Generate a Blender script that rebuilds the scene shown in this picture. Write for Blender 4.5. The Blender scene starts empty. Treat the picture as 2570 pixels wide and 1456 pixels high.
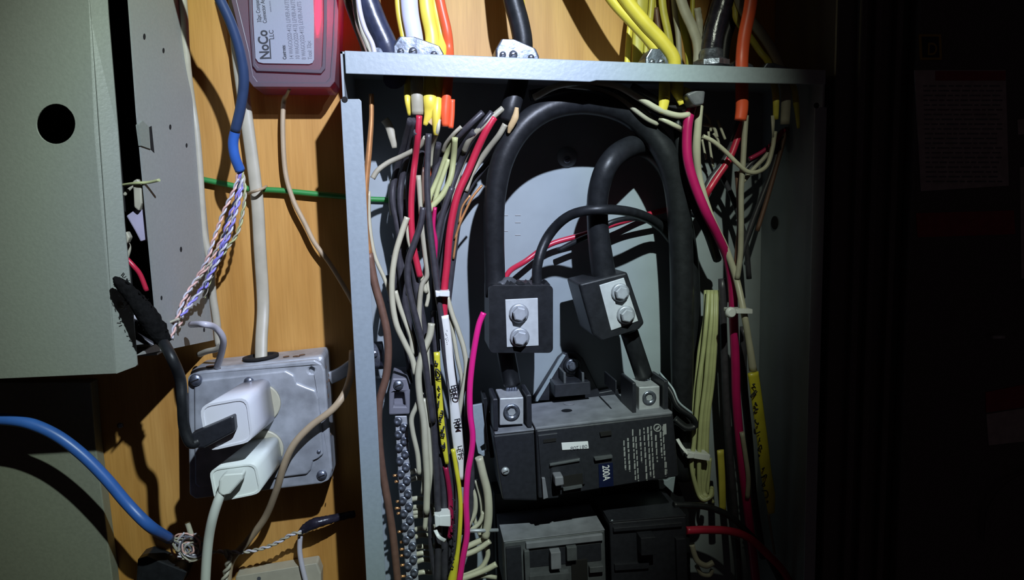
import bpy, bmesh, math, random
from mathutils import Vector, Matrix
from mathutils.geometry import tessellate_polygon
random.seed(7)
C = bpy.context.scene.collection
# ------------------------------------------------------------------ camera
# world: plywood wall is the plane y = 0, +x right, +z up, camera 0.62 m in front of it (metres)
F, CX, CY = 1750.0, 1285.0, 728.0
V3 = (1050.0, 530.0); D0 = 0.62; CC = 400.0
a_, b_ = V3[0]-CX, V3[1]-CY
_N = Vector((a_, b_, F)); _D = Vector((CC, -(F*F+CC*a_)/b_, F)); _X = _D.cross(_N)
_N.normalize(); _D.normalize(); _X.normalize()
ROT = Matrix((_X, _N, -_D))
CAM = Vector((0, -D0, 0))
def W(px, py, Y):
    r = ROT @ Vector((px-CX, py-CY, F))
    return CAM + r*((D0+Y)/r.y)
def PX(n, Y):                       # n pixels as a length at depth Y
    return n*(D0+Y)/F
cd = bpy.data.cameras.new('camera'); cam = bpy.data.objects.new('camera', cd); C.objects.link(cam)
cd.sensor_width = 36; cd.lens = F/2570*36; cd.clip_start = 0.01; cd.clip_end = 20
flip = Matrix(((1,0,0),(0,-1,0),(0,0,-1)))
cam.matrix_world = Matrix.Translation(CAM) @ (ROT @ flip).to_4x4()
bpy.context.scene.camera = cam
# ------------------------------------------------------------------ world, lights, exposure
vs = bpy.context.scene.view_settings
vs.view_transform = 'Standard'; vs.look = 'None'; vs.gamma = 1; vs.use_curve_mapping = False
vs.exposure = 0.0
w = bpy.data.worlds.new('world'); bpy.context.scene.world = w; w.use_nodes = True
w.node_tree.nodes['Background'].inputs[0].default_value = (0.8, 0.55, 0.6, 1)
w.node_tree.nodes['Background'].inputs[1].default_value = 0.010
def spot(name, loc, target, power, angle, blend, radius, color):
    l = bpy.data.lights.new(name, 'SPOT'); l.energy = power; l.spot_size = math.radians(angle)
    l.spot_blend = blend; l.shadow_soft_size = radius; l.color = color
    o = bpy.data.objects.new(name, l); C.objects.link(o); o.location = loc
    o.rotation_euler = (Vector(target)-Vector(loc)).to_track_quat('-Z', 'Y').to_euler()
    return o
LAMP = Vector((0.13, -0.62, 0.385))
beam = spot('flashlight_beam', LAMP, W(955, 590, 0), 40, 58, 1.0, 0.006, (1, 1, 1))
# the torch's beam is bluish in the middle and greener towards its rim
beam.data.use_nodes = True; _t = beam.data.node_tree; _e = _t.nodes['Emission']
_g = _t.nodes.new('ShaderNodeNewGeometry'); _d = _t.nodes.new('ShaderNodeVectorMath'); _d.operation = 'DOT_PRODUCT'
_d.inputs[1].default_value = (W(955, 590, 0)-LAMP).normalized()
_ab = _t.nodes.new('ShaderNodeMath'); _ab.operation = 'ABSOLUTE'
_r = _t.nodes.new('ShaderNodeValToRGB'); _r.color_ramp.elements[0].position = .88; _r.color_ramp.elements[0].color = (.90, .92, .70, 1)
_r.color_ramp.elements[1].position = 1.0; _r.color_ramp.elements[1].color = (.74, .80, 1.0, 1)
_m = _r.color_ramp.elements.new(.945); _m.color = (.80, .96, .88, 1); _m = _r.color_ramp.elements.new(.975); _m.color = (.68, .78, 1.0, 1)
_t.links.new(_g.outputs['Incoming'], _d.inputs[0]); _t.links.new(_d.outputs['Value'], _ab.inputs[0]); _t.links.new(_ab.outputs[0], _r.inputs[0]); _t.links.new(_r.outputs[0], _e.inputs[0])

# ------------------------------------------------------------------ materials
def mat(name, col, rough=0.5, metal=0.0, var=0.12, scale=60, bump=0.0, spec=0.5, coat=0.0, stretch=None):
    m = bpy.data.materials.new(name); m.use_nodes = True
    nt = m.node_tree; b = nt.nodes['Principled BSDF']
    b.inputs['Roughness'].default_value = rough; b.inputs['Metallic'].default_value = metal
    b.inputs['Specular IOR Level'].default_value = spec
    b.inputs['Coat Weight'].default_value = coat
    tc = nt.nodes.new('ShaderNodeTexCoord'); mp = nt.nodes.new('ShaderNodeMapping')
    if stretch: mp.inputs['Scale'].default_value = stretch
    nz = nt.nodes.new('ShaderNodeTexNoise'); nz.inputs['Scale'].default_value = scale; nz.inputs['Detail'].default_value = 6
    nt.links.new(tc.outputs['Object'], mp.inputs[0]); nt.links.new(mp.outputs[0], nz.inputs[0])
    cr = nt.nodes.new('ShaderNodeValToRGB')
    cr.color_ramp.elements[0].position = 0.3; cr.color_ramp.elements[1].position = 0.7
    cr.color_ramp.elements[0].color = [max(0, c*(1-var)) for c in col]+[1]
    cr.color_ramp.elements[1].color = [min(1, c*(1+var)) for c in col]+[1]
    nt.links.new(nz.outputs[0], cr.inputs[0]); nt.links.new(cr.outputs[0], b.inputs['Base Color'])
    if bump:
        bp = nt.nodes.new('ShaderNodeBump'); bp.inputs['Strength'].default_value = bump; bp.inputs['Distance'].default_value = 0.001
        nt.links.new(nz.outputs[0], bp.inputs['Height']); nt.links.new(bp.outputs[0], b.inputs['Normal'])
    return m
M = {}
M['steel'] = mat('grey_painted_steel', (0.27, 0.32, 0.35), 0.36, 0, 0.05, 300, 0.1, 0.9)
M['steel_in'] = mat('grey_painted_steel_inside', (0.27, 0.31, 0.33), 0.5, 0, 0.06, 40)
M['beige'] = mat('beige_painted_steel', (0.215, 0.23, 0.20), 0.45, 0, 0.05, 500, 0.15)
M['beige2'] = mat('grey_beige_steel', (0.27, 0.275, 0.255), 0.5, 0, 0.05, 500, 0.1)
M['greycab'] = mat('green_grey_enamel', (0.19, 0.20, 0.15), 0.5, 0, 0.07, 400, 0.1)
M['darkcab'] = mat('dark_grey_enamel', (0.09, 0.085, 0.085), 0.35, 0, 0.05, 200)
M['zinc'] = mat('zinc_plated_steel', (0.40, 0.42, 0.44), 0.48, 0.4, 0.28, 60, 0.15)
M['clampm'] = mat('crumpled_zinc_clamp', (0.16, 0.18, 0.22), 0.34, 0.8, 0.5, 90, 0.6)
M['silver'] = mat('bright_zinc', (0.22, 0.24, 0.29), 0.36, 0.8, 0.45, 220, 0.5)
M['aluminium'] = mat('cast_aluminium', (0.46, 0.47, 0.49), 0.4, 0.35, 0.12, 200, 0.1)
M['plate'] = mat('aluminium_face', (0.48, 0.5, 0.5), 0.6, 0.2, 0.08, 200)
M['copper'] = mat('bare_copper', (0.66, 0.32, 0.13), 0.35, 0.6, 0.15, 150)
M['copperd'] = mat('tarnished_copper', (0.15, 0.08, 0.055), 0.5, 0.1, 0.15, 150)
M['black'] = mat('black_rubber', (0.013, 0.014, 0.016), 0.42, 0, 0.25, 150, 0.2, 0.35)
M['blackw'] = mat('black_wire_insulation', (0.042, 0.040, 0.047), 0.38, 0, 0.2, 200)
M['blackt'] = mat('black_electrical_tape', (0.02, 0.018, 0.028), 0.25, 0, 0.3, 200, 0.5)
M['fuzzy'] = mat('frayed_black_tape', (0.005, 0.0048, 0.005), 0.95, 0, 0.4, 300, 1.0, 0.1)
M['navy'] = mat('dark_blue_jacket', (0.028, 0.034, 0.065), 0.32, 0, 0.3, 100, 0.3)
M['breaker'] = mat('black_moulded_plastic', (0.019, 0.020, 0.026), 0.42, 0, 0.15, 250, 0.1)
M['breakerdust'] = mat('dusty_moulded_plastic', (0.17, 0.175, 0.20), 0.7, 0, 0.25, 60, 0.1)
M['greyb'] = mat('grey_moulded_plastic', (0.07, 0.075, 0.082), 0.6, 0, 0.2, 120, 0.1)
M['white'] = mat('white_plastic', (0.72, 0.72, 0.76), 0.35, 0, 0.03, 50)
M['white2'] = mat('white_warm_plastic', (0.74, 0.78, 0.74), 0.3, 0, 0.03, 50)
M['cream'] = mat('cream_wire_insulation', (0.46, 0.44, 0.32), 0.4, 0, 0.08, 80)
M['creamg'] = mat('greenish_cream_insulation', (0.40, 0.42, 0.20), 0.42, 0, 0.1, 80)
M['creamd'] = mat('dull_white_jacket', (0.34, 0.32, 0.24), 0.5, 0, 0.12, 80, 0.1)
M['jacket'] = mat('white_cable_jacket', (0.40, 0.37, 0.28), 0.45, 0, 0.08, 80)
M['whitew'] = mat('white_wire', (0.52, 0.50, 0.54), 0.35, 0, 0.05, 80)
M['beigew'] = mat('beige_cord', (0.42, 0.32, 0.20), 0.5, 0, 0.1, 80)
M['paleb'] = mat('pale_grey_blue_jacket', (0.55, 0.56, 0.70), 0.4, 0, 0.05, 60)
M['yellow'] = mat('yellow_jacket', (0.72, 0.58, 0.07), 0.4, 0, 0.1, 60, 0.1)
M['yellowo'] = mat('olive_yellow_jacket', (0.50, 0.44, 0.06), 0.45, 0, 0.15, 60)
M['ytape'] = mat('yellow_tape', (0.62, 0.56, 0.04), 0.35, 0, 0.15, 60)
M['orange'] = mat('orange_jacket', (0.75, 0.10, 0.035), 0.4, 0, 0.06, 60)
M['red'] = mat('red_wire_insulation', (0.45, 0.02, 0.05), 0.35, 0, 0.1, 80)
M['crimson'] = mat('crimson_wire_insulation', (0.42, 0.010, 0.10), 0.33, 0, 0.08, 80)
M['magenta'] = mat('magenta_wire_insulation', (0.72, 0.02, 0.22), 0.3, 0, 0.06, 80)
M['darkred'] = mat('dark_red_wire_insulation', (0.28, 0.01, 0.05), 0.35, 0, 0.1, 80)
M['brown'] = mat('brown_jacket', (0.12, 0.06, 0.035), 0.5, 0, 0.15, 80)
M['blue'] = mat('blue_network_jacket', (0.035, 0.12, 0.42), 0.38, 0, 0.12, 60)
M['blue_shaded'] = mat('shaded_blue_network_jacket', (0.028, 0.05, 0.11), 0.38, 0, 0.15, 60)  # shaded copy of the blue jacket, darker where less light reaches it
M['green'] = mat('green_wire_insulation', (0.03, 0.22, 0.05), 0.4, 0, 0.1, 60)
M['violet'] = mat('violet_blue_strand', (0.25, 0.22, 0.62), 0.4, 0, 0.1, 80)
M['pinkish'] = mat('orange_white_strand', (0.68, 0.42, 0.36), 0.4, 0, 0.2, 300)
M['tie'] = mat('white_nylon_tie', (0.66, 0.68, 0.66), 0.4, 0, 0.04, 80)
M['wtape'] = mat('white_tape_flag', (0.70, 0.70, 0.66), 0.5, 0, 0.05, 80)
M['ink'] = mat('black_ink', (0.02, 0.02, 0.025), 0.6, 0, 0.2, 80)
M['inkg'] = mat('grey_ink', (0.14, 0.14, 0.17), 0.6, 0, 0.2, 80)
M['print'] = mat('pale_grey_print', (0.33, 0.34, 0.34), 0.6, 0, 0.1, 80)
M['wprint'] = mat('white_print', (0.75, 0.75, 0.78), 0.5, 0, 0.03, 80)
M['rubberend'] = mat('grey_rubber_end', (0.12, 0.12, 0.13), 0.4, 0, 0.2, 200)
M['tag'] = mat('dark_blue_tag', (0.006, 0.01, 0.04), 0.35, 0, 0.1, 80)
M['hole'] = mat('recess_shade', (0.004, 0.003, 0.003), 0.9, 0, 0.1, 80)  # black stands in for the shade inside holes, slots and the enclosure
M['tan'] = mat('tan_kraft_paper', (0.48, 0.34, 0.17), 0.7, 0, 0.15, 90, 0.2)
M['rust'] = mat('rust_stain', (0.12, 0.06, 0.03), 0.8, 0, 0.4, 300)
M['greypl'] = mat('pale_grey_plastic', (0.17, 0.17, 0.20), 0.5, 0, 0.08, 80)
M['labelred'] = mat('dull_red_print', (0.28, 0.03, 0.04), 0.6, 0, 0.15, 120)
M['labelw'] = mat('dull_white_label', (0.40, 0.38, 0.38), 0.6, 0, 0.15, 120)
M['labely'] = mat('yellow_emblem_print', (0.35, 0.25, 0.03), 0.6, 0, 0.1, 120)
M['paper'] = mat('lilac_white_plastic', (0.34, 0.31, 0.40), 0.6, 0, 0.1, 60)

def wood():
    m = bpy.data.materials.new('varnished_plywood'); m.use_nodes = True
    nt = m.node_tree; L = nt.links.new; b = nt.nodes['Principled BSDF']
    b.inputs['Roughness'].default_value = 0.5; b.inputs['Specular IOR Level'].default_value = 0.35
    tc = nt.nodes.new('ShaderNodeTexCoord'); mp = nt.nodes.new('ShaderNodeMapping')
    mp.inputs['Scale'].default_value = (9, 9, 0.9)
    L(tc.outputs['Object'], mp.inputs[0])
    n1 = nt.nodes.new('ShaderNodeTexNoise'); n1.inputs['Scale'].default_value = 3; n1.inputs['Detail'].default_value = 4; n1.inputs['Distortion'].default_value = 1.2
    L(mp.outputs[0], n1.inputs[0])
    mp2 = nt.nodes.new('ShaderNodeMapping'); mp2.inputs['Scale'].default_value = (220, 220, 9); L(tc.outputs['Object'], mp2.inputs[0])
    n2 = nt.nodes.new('ShaderNodeTexNoise'); n2.inputs['Scale'].default_value = 3; n2.inputs['Detail'].default_value = 5
    L(mp2.outputs[0], n2.inputs[0])
    cr = nt.nodes.new('ShaderNodeValToRGB'); e = cr.color_ramp.elements
    e[0].position = 0.3; e[0].color = (0.42, 0.20, 0.040, 1); e[1].position = 0.7; e[1].color = (0.59, 0.32, 0.085, 1)
    L(n1.outputs[0], cr.inputs[0])
    mx = nt.nodes.new('ShaderNodeMix'); mx.data_type = 'RGBA'; mx.blend_type = 'MULTIPLY'
    cr2 = nt.nodes.new('ShaderNodeValToRGB'); e = cr2.color_ramp.elements
    e[0].position = 0.35; e[0].color = (0.72, 0.68, 0.62, 1); e[1].position = 0.6; e[1].color = (1, 1, 1, 1)
    L(n2.outputs[0], cr2.inputs[0]); mx.inputs[0].default_value = 0.35
    L(cr.outputs[0], mx.inputs[6]); L(cr2.outputs[0], mx.inputs[7]); L(mx.outputs[2], b.inputs['Base Color'])
    bp = nt.nodes.new('ShaderNodeBump'); bp.inputs['Strength'].default_value = 0.12; bp.inputs['Distance'].default_value = 0.0006
    L(n2.outputs[0], bp.inputs['Height']); L(bp.outputs[0], b.inputs['Normal'])
    return m
M['wood'] = wood()
def cloudy(name, col, fac):
    m = bpy.data.materials.new(name); m.use_nodes = True
    nt = m.node_tree; L = nt.links.new; b = nt.nodes['Principled BSDF']; out = nt.nodes['Material Output']
    nz = nt.nodes.new('ShaderNodeTexNoise'); nz.inputs['Scale'].default_value = 40
    cr = nt.nodes.new('ShaderNodeValToRGB'); cr.color_ramp.elements[0].color = [c*0.9 for c in col]+[1]; cr.color_ramp.elements[1].color = list(col)+[1]
    L(nz.outputs[0], cr.inputs[0]); L(cr.outputs[0], b.inputs['Base Color'])
    b.inputs['Roughness'].default_value = 0.32
    t = nt.nodes.new('ShaderNodeBsdfTranslucent'); L(cr.outputs[0], t.inputs[0])
    g = nt.nodes.new('ShaderNodeBsdfTransparent'); g.inputs[0].default_value = (0.9, 0.85, 0.9, 1)
    m1 = nt.nodes.new('ShaderNodeMixShader'); m1.inputs[0].default_value = 0.45; L(t.outputs[0], m1.inputs[1]); L(g.outputs[0], m1.inputs[2])
    m2 = nt.nodes.new('ShaderNodeMixShader'); m2.inputs[0].default_value = fac; L(b.outputs[0], m2.inputs[1]); L(m1.outputs[0], m2.inputs[2])
    L(m2.outputs[0], out.inputs[0]); return m
M['cloudy'] = cloudy('cloudy_polypropylene', (0.20, 0.16, 0.19), 0.5)
M['stick'] = cloudy('white_sticker_paper', (0.42, 0.44, 0.50), 0.3)
ld = bpy.data.materials.new('red_led_glow'); ld.use_nodes = True
_b = ld.node_tree.nodes['Principled BSDF']; _b.inputs['Emission Color'].default_value = (1, 0.003, 0.04, 1); _b.inputs['Emission Strength'].default_value = 9
_b.inputs['Base Color'].default_value = (0.6, 0.02, 0.05, 1); M['led'] = ld

# ------------------------------------------------------------------ mesh helpers
def tag(o, label=None, cat=None, group=None, kind=None):
    if label: o['label'] = label
    if cat: o['category'] = cat
    if group: o['group'] = group
    if kind: o['kind'] = kind
    return o
def empty(name, loc, label=None, cat=None, group=None):
    o = bpy.data.objects.new(name, None); C.objects.link(o); o.location = loc; o.empty_display_size = 0.01
    bpy_place[o.name] = Vector(loc)
    return tag(o, label, cat, group)
bpy_place = {}
class MB:
    def __init__(s): s.v = []; s.f = []; s.sm = []; s.mi = []
    def add(s, vs, fs, smooth=False, mi=0):
        n = len(s.v); s.v += [Vector(v) for v in vs]
        for f in fs: s.f.append([n+i for i in f]); s.sm.append(smooth); s.mi.append(mi)
        return s
    def box(s, lo, hi):
        (x0, y0, z0), (x1, y1, z1) = lo, hi
        vs = [(x, y, z) for z in (z0, z1) for y in (y0, y1) for x in (x0, x1)]
        return s.add(vs, [(0,2,3,1),(4,5,7,6),(0,1,5,4),(2,6,7,3),(0,4,6,2),(1,3,7,5)])
    def hexa(s, front, back):       # two quads of world points
        return s.add(list(front)+list(back), [(0,1,2,3),(7,6,5,4),(0,4,5,1),(1,5,6,2),(2,6,7,3),(3,7,4,0)])
    def prism(s, pts, y0, y1, holes=(), mi=0):      # pts world (x,z) outline; front y0 (nearer camera), back y1
        loops = [list(pts)]+[list(h) for h in holes]
        flat = [p for l in loops for p in l]
        tris = tessellate_polygon([[Vector((p[0], p[1], 0)) for p in l] for l in loops])
        n = len(flat)
        vs = [(p[0], y0, p[1]) for p in flat]+[(p[0], y1, p[1]) for p in flat]
        fs = [tuple(t) for t in tris]+[tuple(n+i for i in reversed(t)) for t in tris]
        k = 0
        for l in loops:
            m = len(l)
            for i in range(m): fs.append((k+i, k+(i+1) % m, n+k+(i+1) % m, n+k+i))
            k += m
        return s.add(vs, fs, False, mi)
    def pp(s, pix, yf, yb, holes=()):               # outline given at the depth yf
        cv = lambda l: [(lambda q: (q.x, q.z))(W(x, y, yf)) for x, y in l]
        return s.prism(cv(pix), yf, yb, [cv(h) for h in holes])
    def tube(s, pts, rad, sides=10, flat=1.0, ref=None, sub=6, lumpy=0.0):
        P = [Vector(p) for p in pts]; R = rad if isinstance(rad, (list, tuple)) else [rad]*len(P)
        S = []; Q = []
        if len(P) == 2: S, Q = P, list(R)
        else:
            for i in range(len(P)-1):
                p0 = P[i-1] if i else P[0]*2-P[1]; p3 = P[i+2] if i+2 < len(P) else P[i+1]*2-P[i]
                p1, p2 = P[i], P[i+1]
                for k in range(sub):
                    t = k/sub
                    S.append(0.5*((2*p1)+(p2-p0)*t+(2*p0-5*p1+4*p2-p3)*t*t+(3*p1-p0-3*p2+p3)*t**3)); Q.append(R[i]*(1-t)+R[i+1]*t)
            S.append(P[-1]); Q.append(R[-1])
        nrm = Vector(ref) if ref else Vector((1, 0.02, 0.01)); vs = []; fs = []
        for i, p in enumerate(S):
            t = (S[min(i+1, len(S)-1)]-S[max(i-1, 0)])
            if t.length < 1e-9: t = Vector((0, 0, -1))
            t.normalize(); nrm = nrm-t*nrm.dot(t)
            if nrm.length < 1e-4: nrm = t.orthogonal()
            nrm.normalize(); bn = t.cross(nrm)
            for k in range(sides):
                a = 2*math.pi*k/sides; r = Q[i]*(1+lumpy*random.uniform(-1, 1))
                vs.append(p+nrm*(math.cos(a)*r)+bn*(math.sin(a)*r*flat))
        m = len(S)
        for i in range(m-1):
            for k in range(sides):
                k2 = (k+1) % sides; fs.append((i*sides+k, i*sides+k2, (i+1)*sides+k2, (i+1)*sides+k))
        s.add(vs, fs, True)
        s.add([vs[k] for k in range(sides)], [tuple(reversed(range(sides)))]); s.add([vs[(m-1)*sides+k] for k in range(sides)], [tuple(range(sides))])
        return s
    def lathe(s, c, axis, prof, sides=16, smooth=True, up=None):   # prof: (radius, height along axis)
        axis = Vector(axis).normalized(); n = (Vector(up) if up else axis.orthogonal()).normalized(); b = axis.cross(n); vs = []; fs = []
        for r, h in prof:
            for k in range(sides):
                a = 2*math.pi*k/sides; vs.append(Vector(c)+axis*h+n*(r*math.cos(a))+b*(r*math.sin(a)))
        for i in range(len(prof)-1):
            for k in range(sides):
                k2 = (k+1) % sides; fs.append((i*sides+k, i*sides+k2, (i+1)*sides+k2, (i+1)*sides+k))
        s.add(vs, fs, smooth)
        s.add([vs[(len(prof)-1)*sides+k] for k in range(sides)], [tuple(range(sides))]); s.add([vs[k] for k in range(sides)], [tuple(reversed(range(sides)))])
        return s
    def build(s, name, m, parent=None, bevel=0.0, seg=2):
        c = Vector((0, 0, 0))
        if s.v:
            lo = Vector([min(v[i] for v in s.v) for i in range(3)]); hi = Vector([max(v[i] for v in s.v) for i in range(3)]); c = (lo+hi)/2
        base = Vector((0, 0, 0)); q = parent
        while q is not None: base += q.location; q = q.parent
        me = bpy.data.meshes.new(name); me.from_pydata([tuple(v-c) for v in s.v], [], s.f)
        for p, k in zip(me.polygons, s.sm): p.use_smooth = k
        ms = m if isinstance(m, (list, tuple)) else [m]
        for x in ms: me.materials.append(M[x] if isinstance(x, str) else x)
        for p, k in zip(me.polygons, s.mi): p.material_index = k
        bm = bmesh.new(); bm.from_mesh(me); bmesh.ops.remove_doubles(bm, verts=bm.verts, dist=1e-7)
        bmesh.ops.recalc_face_normals(bm, faces=bm.faces); bm.to_mesh(me); bm.free()
        o = bpy.data.objects.new(name, me); C.objects.link(o)
        if parent: o.parent = parent
        o.location = c-base
        if bevel:
            md = o.modifiers.new('bevel', 'BEVEL'); md.width = bevel; md.segments = seg; md.limit_method = 'ANGLE'; md.angle_limit = math.radians(35)
            md.harden_normals = False
        return o
def ring(cx, cy, rx, ry=None, n=24):
    ry = ry or rx
    return [(cx+rx*math.cos(2*math.pi*i/n), cy+ry*math.sin(2*math.pi*i/n)) for i in range(n)]
def rrect(x0, y0, x1, y1, r, n=5):
    out = []
    for cx, cy, a0 in ((x1-r, y1-r, 0), (x0+r, y1-r, 90), (x0+r, y0+r, 180), (x1-r, y0+r, 270)):
        for i in range(n+1):
            a = math.radians(a0+90*i/n); out.append((cx+r*math.cos(a), cy+r*math.sin(a)))
    return out
def wire(name, m, r, pts, Y=None, label=None, cat='wire', group=None, parent=None, flat=1.0, sides=10, lumpy=0, sub=6):
    """pts: (px,py[,Y[,r]]); r in pixels."""
    ps = []; rs = []; y = Y
    for p in pts:
        if len(p) > 2: y = p[2]
        if len(p) > 3: r = p[3]
        ps.append(W(p[0], p[1], y)); rs.append(PX(r, y))
    o = MB().tube(ps, rs, sides, flat, sub=sub, lumpy=lumpy).build(name, m, parent)
    return tag(o, label, None if parent else cat, group)
def twisted(name, pair, r, pts, Y, label=None, cat='wire', parent=None, turns_px=26, group=None):
    P = []; y = Y
    for p in pts:
        if len(p) > 2: y = p[2]
        P.append(W(p[0], p[1], y))
    S = []
    for i in range(len(P)-1):
        p0 = P[i-1] if i else P[0]*2-P[1]; p3 = P[i+2] if i+2 < len(P) else P[i+1]*2-P[i]; p1, p2 = P[i], P[i+1]
        n = max(4, int((p2-p1).length/PX(4, -.05)))
        for k in range(n):
            t = k/n; S.append(0.5*((2*p1)+(p2-p0)*t+(2*p0-5*p1+4*p2-p3)*t*t+(3*p1-p0-3*p2+p3)*t**3))
    S.append(P[-1]); root = parent
    if root is None: root = empty(name, P[-1], label, cat, group)
    d = 0; ph = []
    for i, p in enumerate(S):
        if i: d += (p-S[i-1]).length
        ph.append(2*math.pi*d/PX(turns_px*2, -.05))
    R = PX(r, -.05)
    for k, mm in enumerate(pair):
        q = []
        for i, p in enumerate(S):
            t = (S[min(i+1, len(S)-1)]-S[max(i-1, 0)]).normalized(); n = t.cross(Vector((0, 1, 0))).normalized(); b = t.cross(n)
            a = ph[i]+math.pi*k; q.append(p+n*(R*math.cos(a))+b*(R*math.sin(a)))
        MB().tube(q, R*0.95, 6, sub=1).build('strand', mm, root)
    return root
def text(s, px, py, Y, size, ang, m, parent=None, name='lettering', xs=1.0, bold=0.0):
    """size px cap height; ang degrees clockwise as seen; anchored at its start on the baseline."""
    cu = bpy.data.curves.new('t', 'FONT'); cu.body = s; cu.size = PX(size, Y)/0.7; cu.extrude = 0.00004; cu.offset = PX(bold, Y)
    ob = bpy.data.objects.new('t', cu); C.objects.link(ob)
    dg = bpy.context.evaluated_depsgraph_get(); me = bpy.data.meshes.new_from_object(ob.evaluated_get(dg))
    bpy.data.objects.remove(ob); a = -math.radians(ang); p = W(px, py, Y)
    for v in me.vertices:
        x, z, d = v.co.x*xs, v.co.y, v.co.z
        v.co = (x*math.cos(a)-z*math.sin(a), -d, x*math.sin(a)+z*math.cos(a))
    me.materials.clear(); me.materials.append(M[m]); me.name = name
    o = bpy.data.objects.new(name, me); C.objects.link(o); base = Vector((0, 0, 0)); q = parent
    while q is not None: base += q.location; q = q.parent
    if parent: o.parent = parent
    o.location = p-base
    return o
def screw(c, r, parent, m='silver', name='screw', axis=(0, -1, 0), hexa=False, slot=True):
    b = MB()
    if hexa:
        b.lathe(c, axis, [(r*1.15, 0), (r*1.15, r*0.25), (r*0.95, r*0.35)], 18)
        b.lathe(Vector(c)+Vector(axis).normalized()*r*0.3, axis, [(r*0.85, 0), (r*0.85, r*0.7), (r*0.7, r*0.8)], 6, False)
    else:
        b.lathe(c, axis, [(r, 0), (r, r*0.25), (r*0.8, r*0.5), (r*0.4, r*0.65), (0.0005*0+r*0.05, r*0.68)], 14)
    o = b.build(name, m, parent)
    if slot and not hexa:
        ax = Vector(axis).normalized(); n = Vector((1, 0, 0.35)).normalized(); t = ax.cross(n)
        q = Vector(c)+ax*r*0.66
        f = [q+n*r*.6+t*r*.1, q+n*r*.6-t*r*.1, q-n*r*.6-t*r*.1, q-n*r*.6+t*r*.1]
        MB().hexa([v+ax*r*.05 for v in f], [v-ax*r*.1 for v in f]).build('slot', 'hole', o if parent is None or parent.parent is None else parent)
    return o

# ================================================================== SETTING
tag(MB().box((-0.75, 0, -0.75), (1.0, 0.012, 0.6)).build('wall_back', 'wood'), kind='structure')

# ================================================================== MAIN PANEL BOX
XL, XR, ZB = -0.0500, 0.3175, -0.47
zt = lambda x: 0.1135-(x-XL)*0.0372              # top edge leans down to the right
YF = -0.100
panel = empty('breaker_panel_box', (XL, 0, ZB), 'open grey steel breaker panel box with its front cover taken off', 'electrical panel')
T = 0.0015
MB().prism([(XL, ZB), (XR, ZB), (XR, zt(XR)), (XL, zt(XL))], -0.004, -0.001).build('back_panel', 'steel_in', panel)
MB().prism([(XL, ZB), (XL+T, ZB), (XL+T, zt(XL)), (XL, zt(XL))], YF, -0.004).build('side_panel', 'steel_in', panel)
MB().prism([(XR-T, ZB), (XR, ZB), (XR, zt(XR)), (XR-T, zt(XR-T))], YF, -0.004).build('side_panel', 'steel_in', panel)
MB().prism([(XL, zt(XL)-T), (XR, zt(XR)-T), (XR, zt(XR)), (XL, zt(XL))], YF, -0.004).build('top_panel', 'steel_in', panel)
MB().prism([(XL, ZB), (XR, ZB), (XR, ZB+T), (XL, ZB+T)], YF, -0.004).build('bottom_panel', 'steel_in', panel)
def zr(x, d): return zt(x)-d
rail = MB().prism([(XL+.003, zr(XL, .0155)), (0.13, zr(.13, .0150)), (0.135, zr(.135, .0138)), (XR, zr(XR, .0105)), (XR, zt(XR)+.0004), (XL+.003, zt(XL)+.0004)], YF-.0012, YF)
rail.build('top_rail', 'steel', panel, 0.0007)
hp = W(865, 250, YF-.0012)
MB().prism([(XL-.0015, ZB), (XL+.0130, ZB), (XL+.0130, 0.079), (XL+.0115, 0.0805), (XL-.0015, 0.0805)], YF-.0012, YF).build('front_flange', 'steel', panel, 0.0004)
hp = W(2049, 265, YF-.0012)
MB().prism([(XR-.0085, ZB), (XR+.0015, ZB), (XR+.0015, 0.072), (XR-.0085, 0.072)], YF-.0012, YF).build('front_flange', 'steel', panel, 0.0004)
for px, py in ((865, 250), (2049, 265)):
    MB().lathe(W(px, py, YF-.0012), (0, -1, 0), [(.0022, 0), (.0022, .0002), (.0016, .0003)], 14).build('screw_hole', 'hole', panel)  # black disc on the flange, painted in for the hole's shade
# pressed knock-outs and marks on the back plate
for px, py in ((1300, 540), (1300, 558), (1300, 590), (1268, 540), (1268, 580)):
    MB().pp([(px-7, py-1), (px+7, py-1), (px+7, py+1), (px-7, py+1)], -.0045, -.004).build('stamped_mark', 'print', panel)
for x, z, r in ((W(1915, 560, -.03).x, W(1915, 560, -.03).z, .006),):
    MB().lathe((XR-.002, -.03, z), (-1, 0, 0), [(r, 0), (r, .0004), (r*.8, .0005)], 20).build('knockout', 'hole', panel)
b = MB().lathe(W(1423, 395, -.004), (0, -1, 0), [(.009, 0), (.009, .001), (.004, .0035)], 20); b.build('mounting_dimple', 'steel_in', panel)
screw(W(1423, 400, -.006), .0035, panel)

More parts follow.
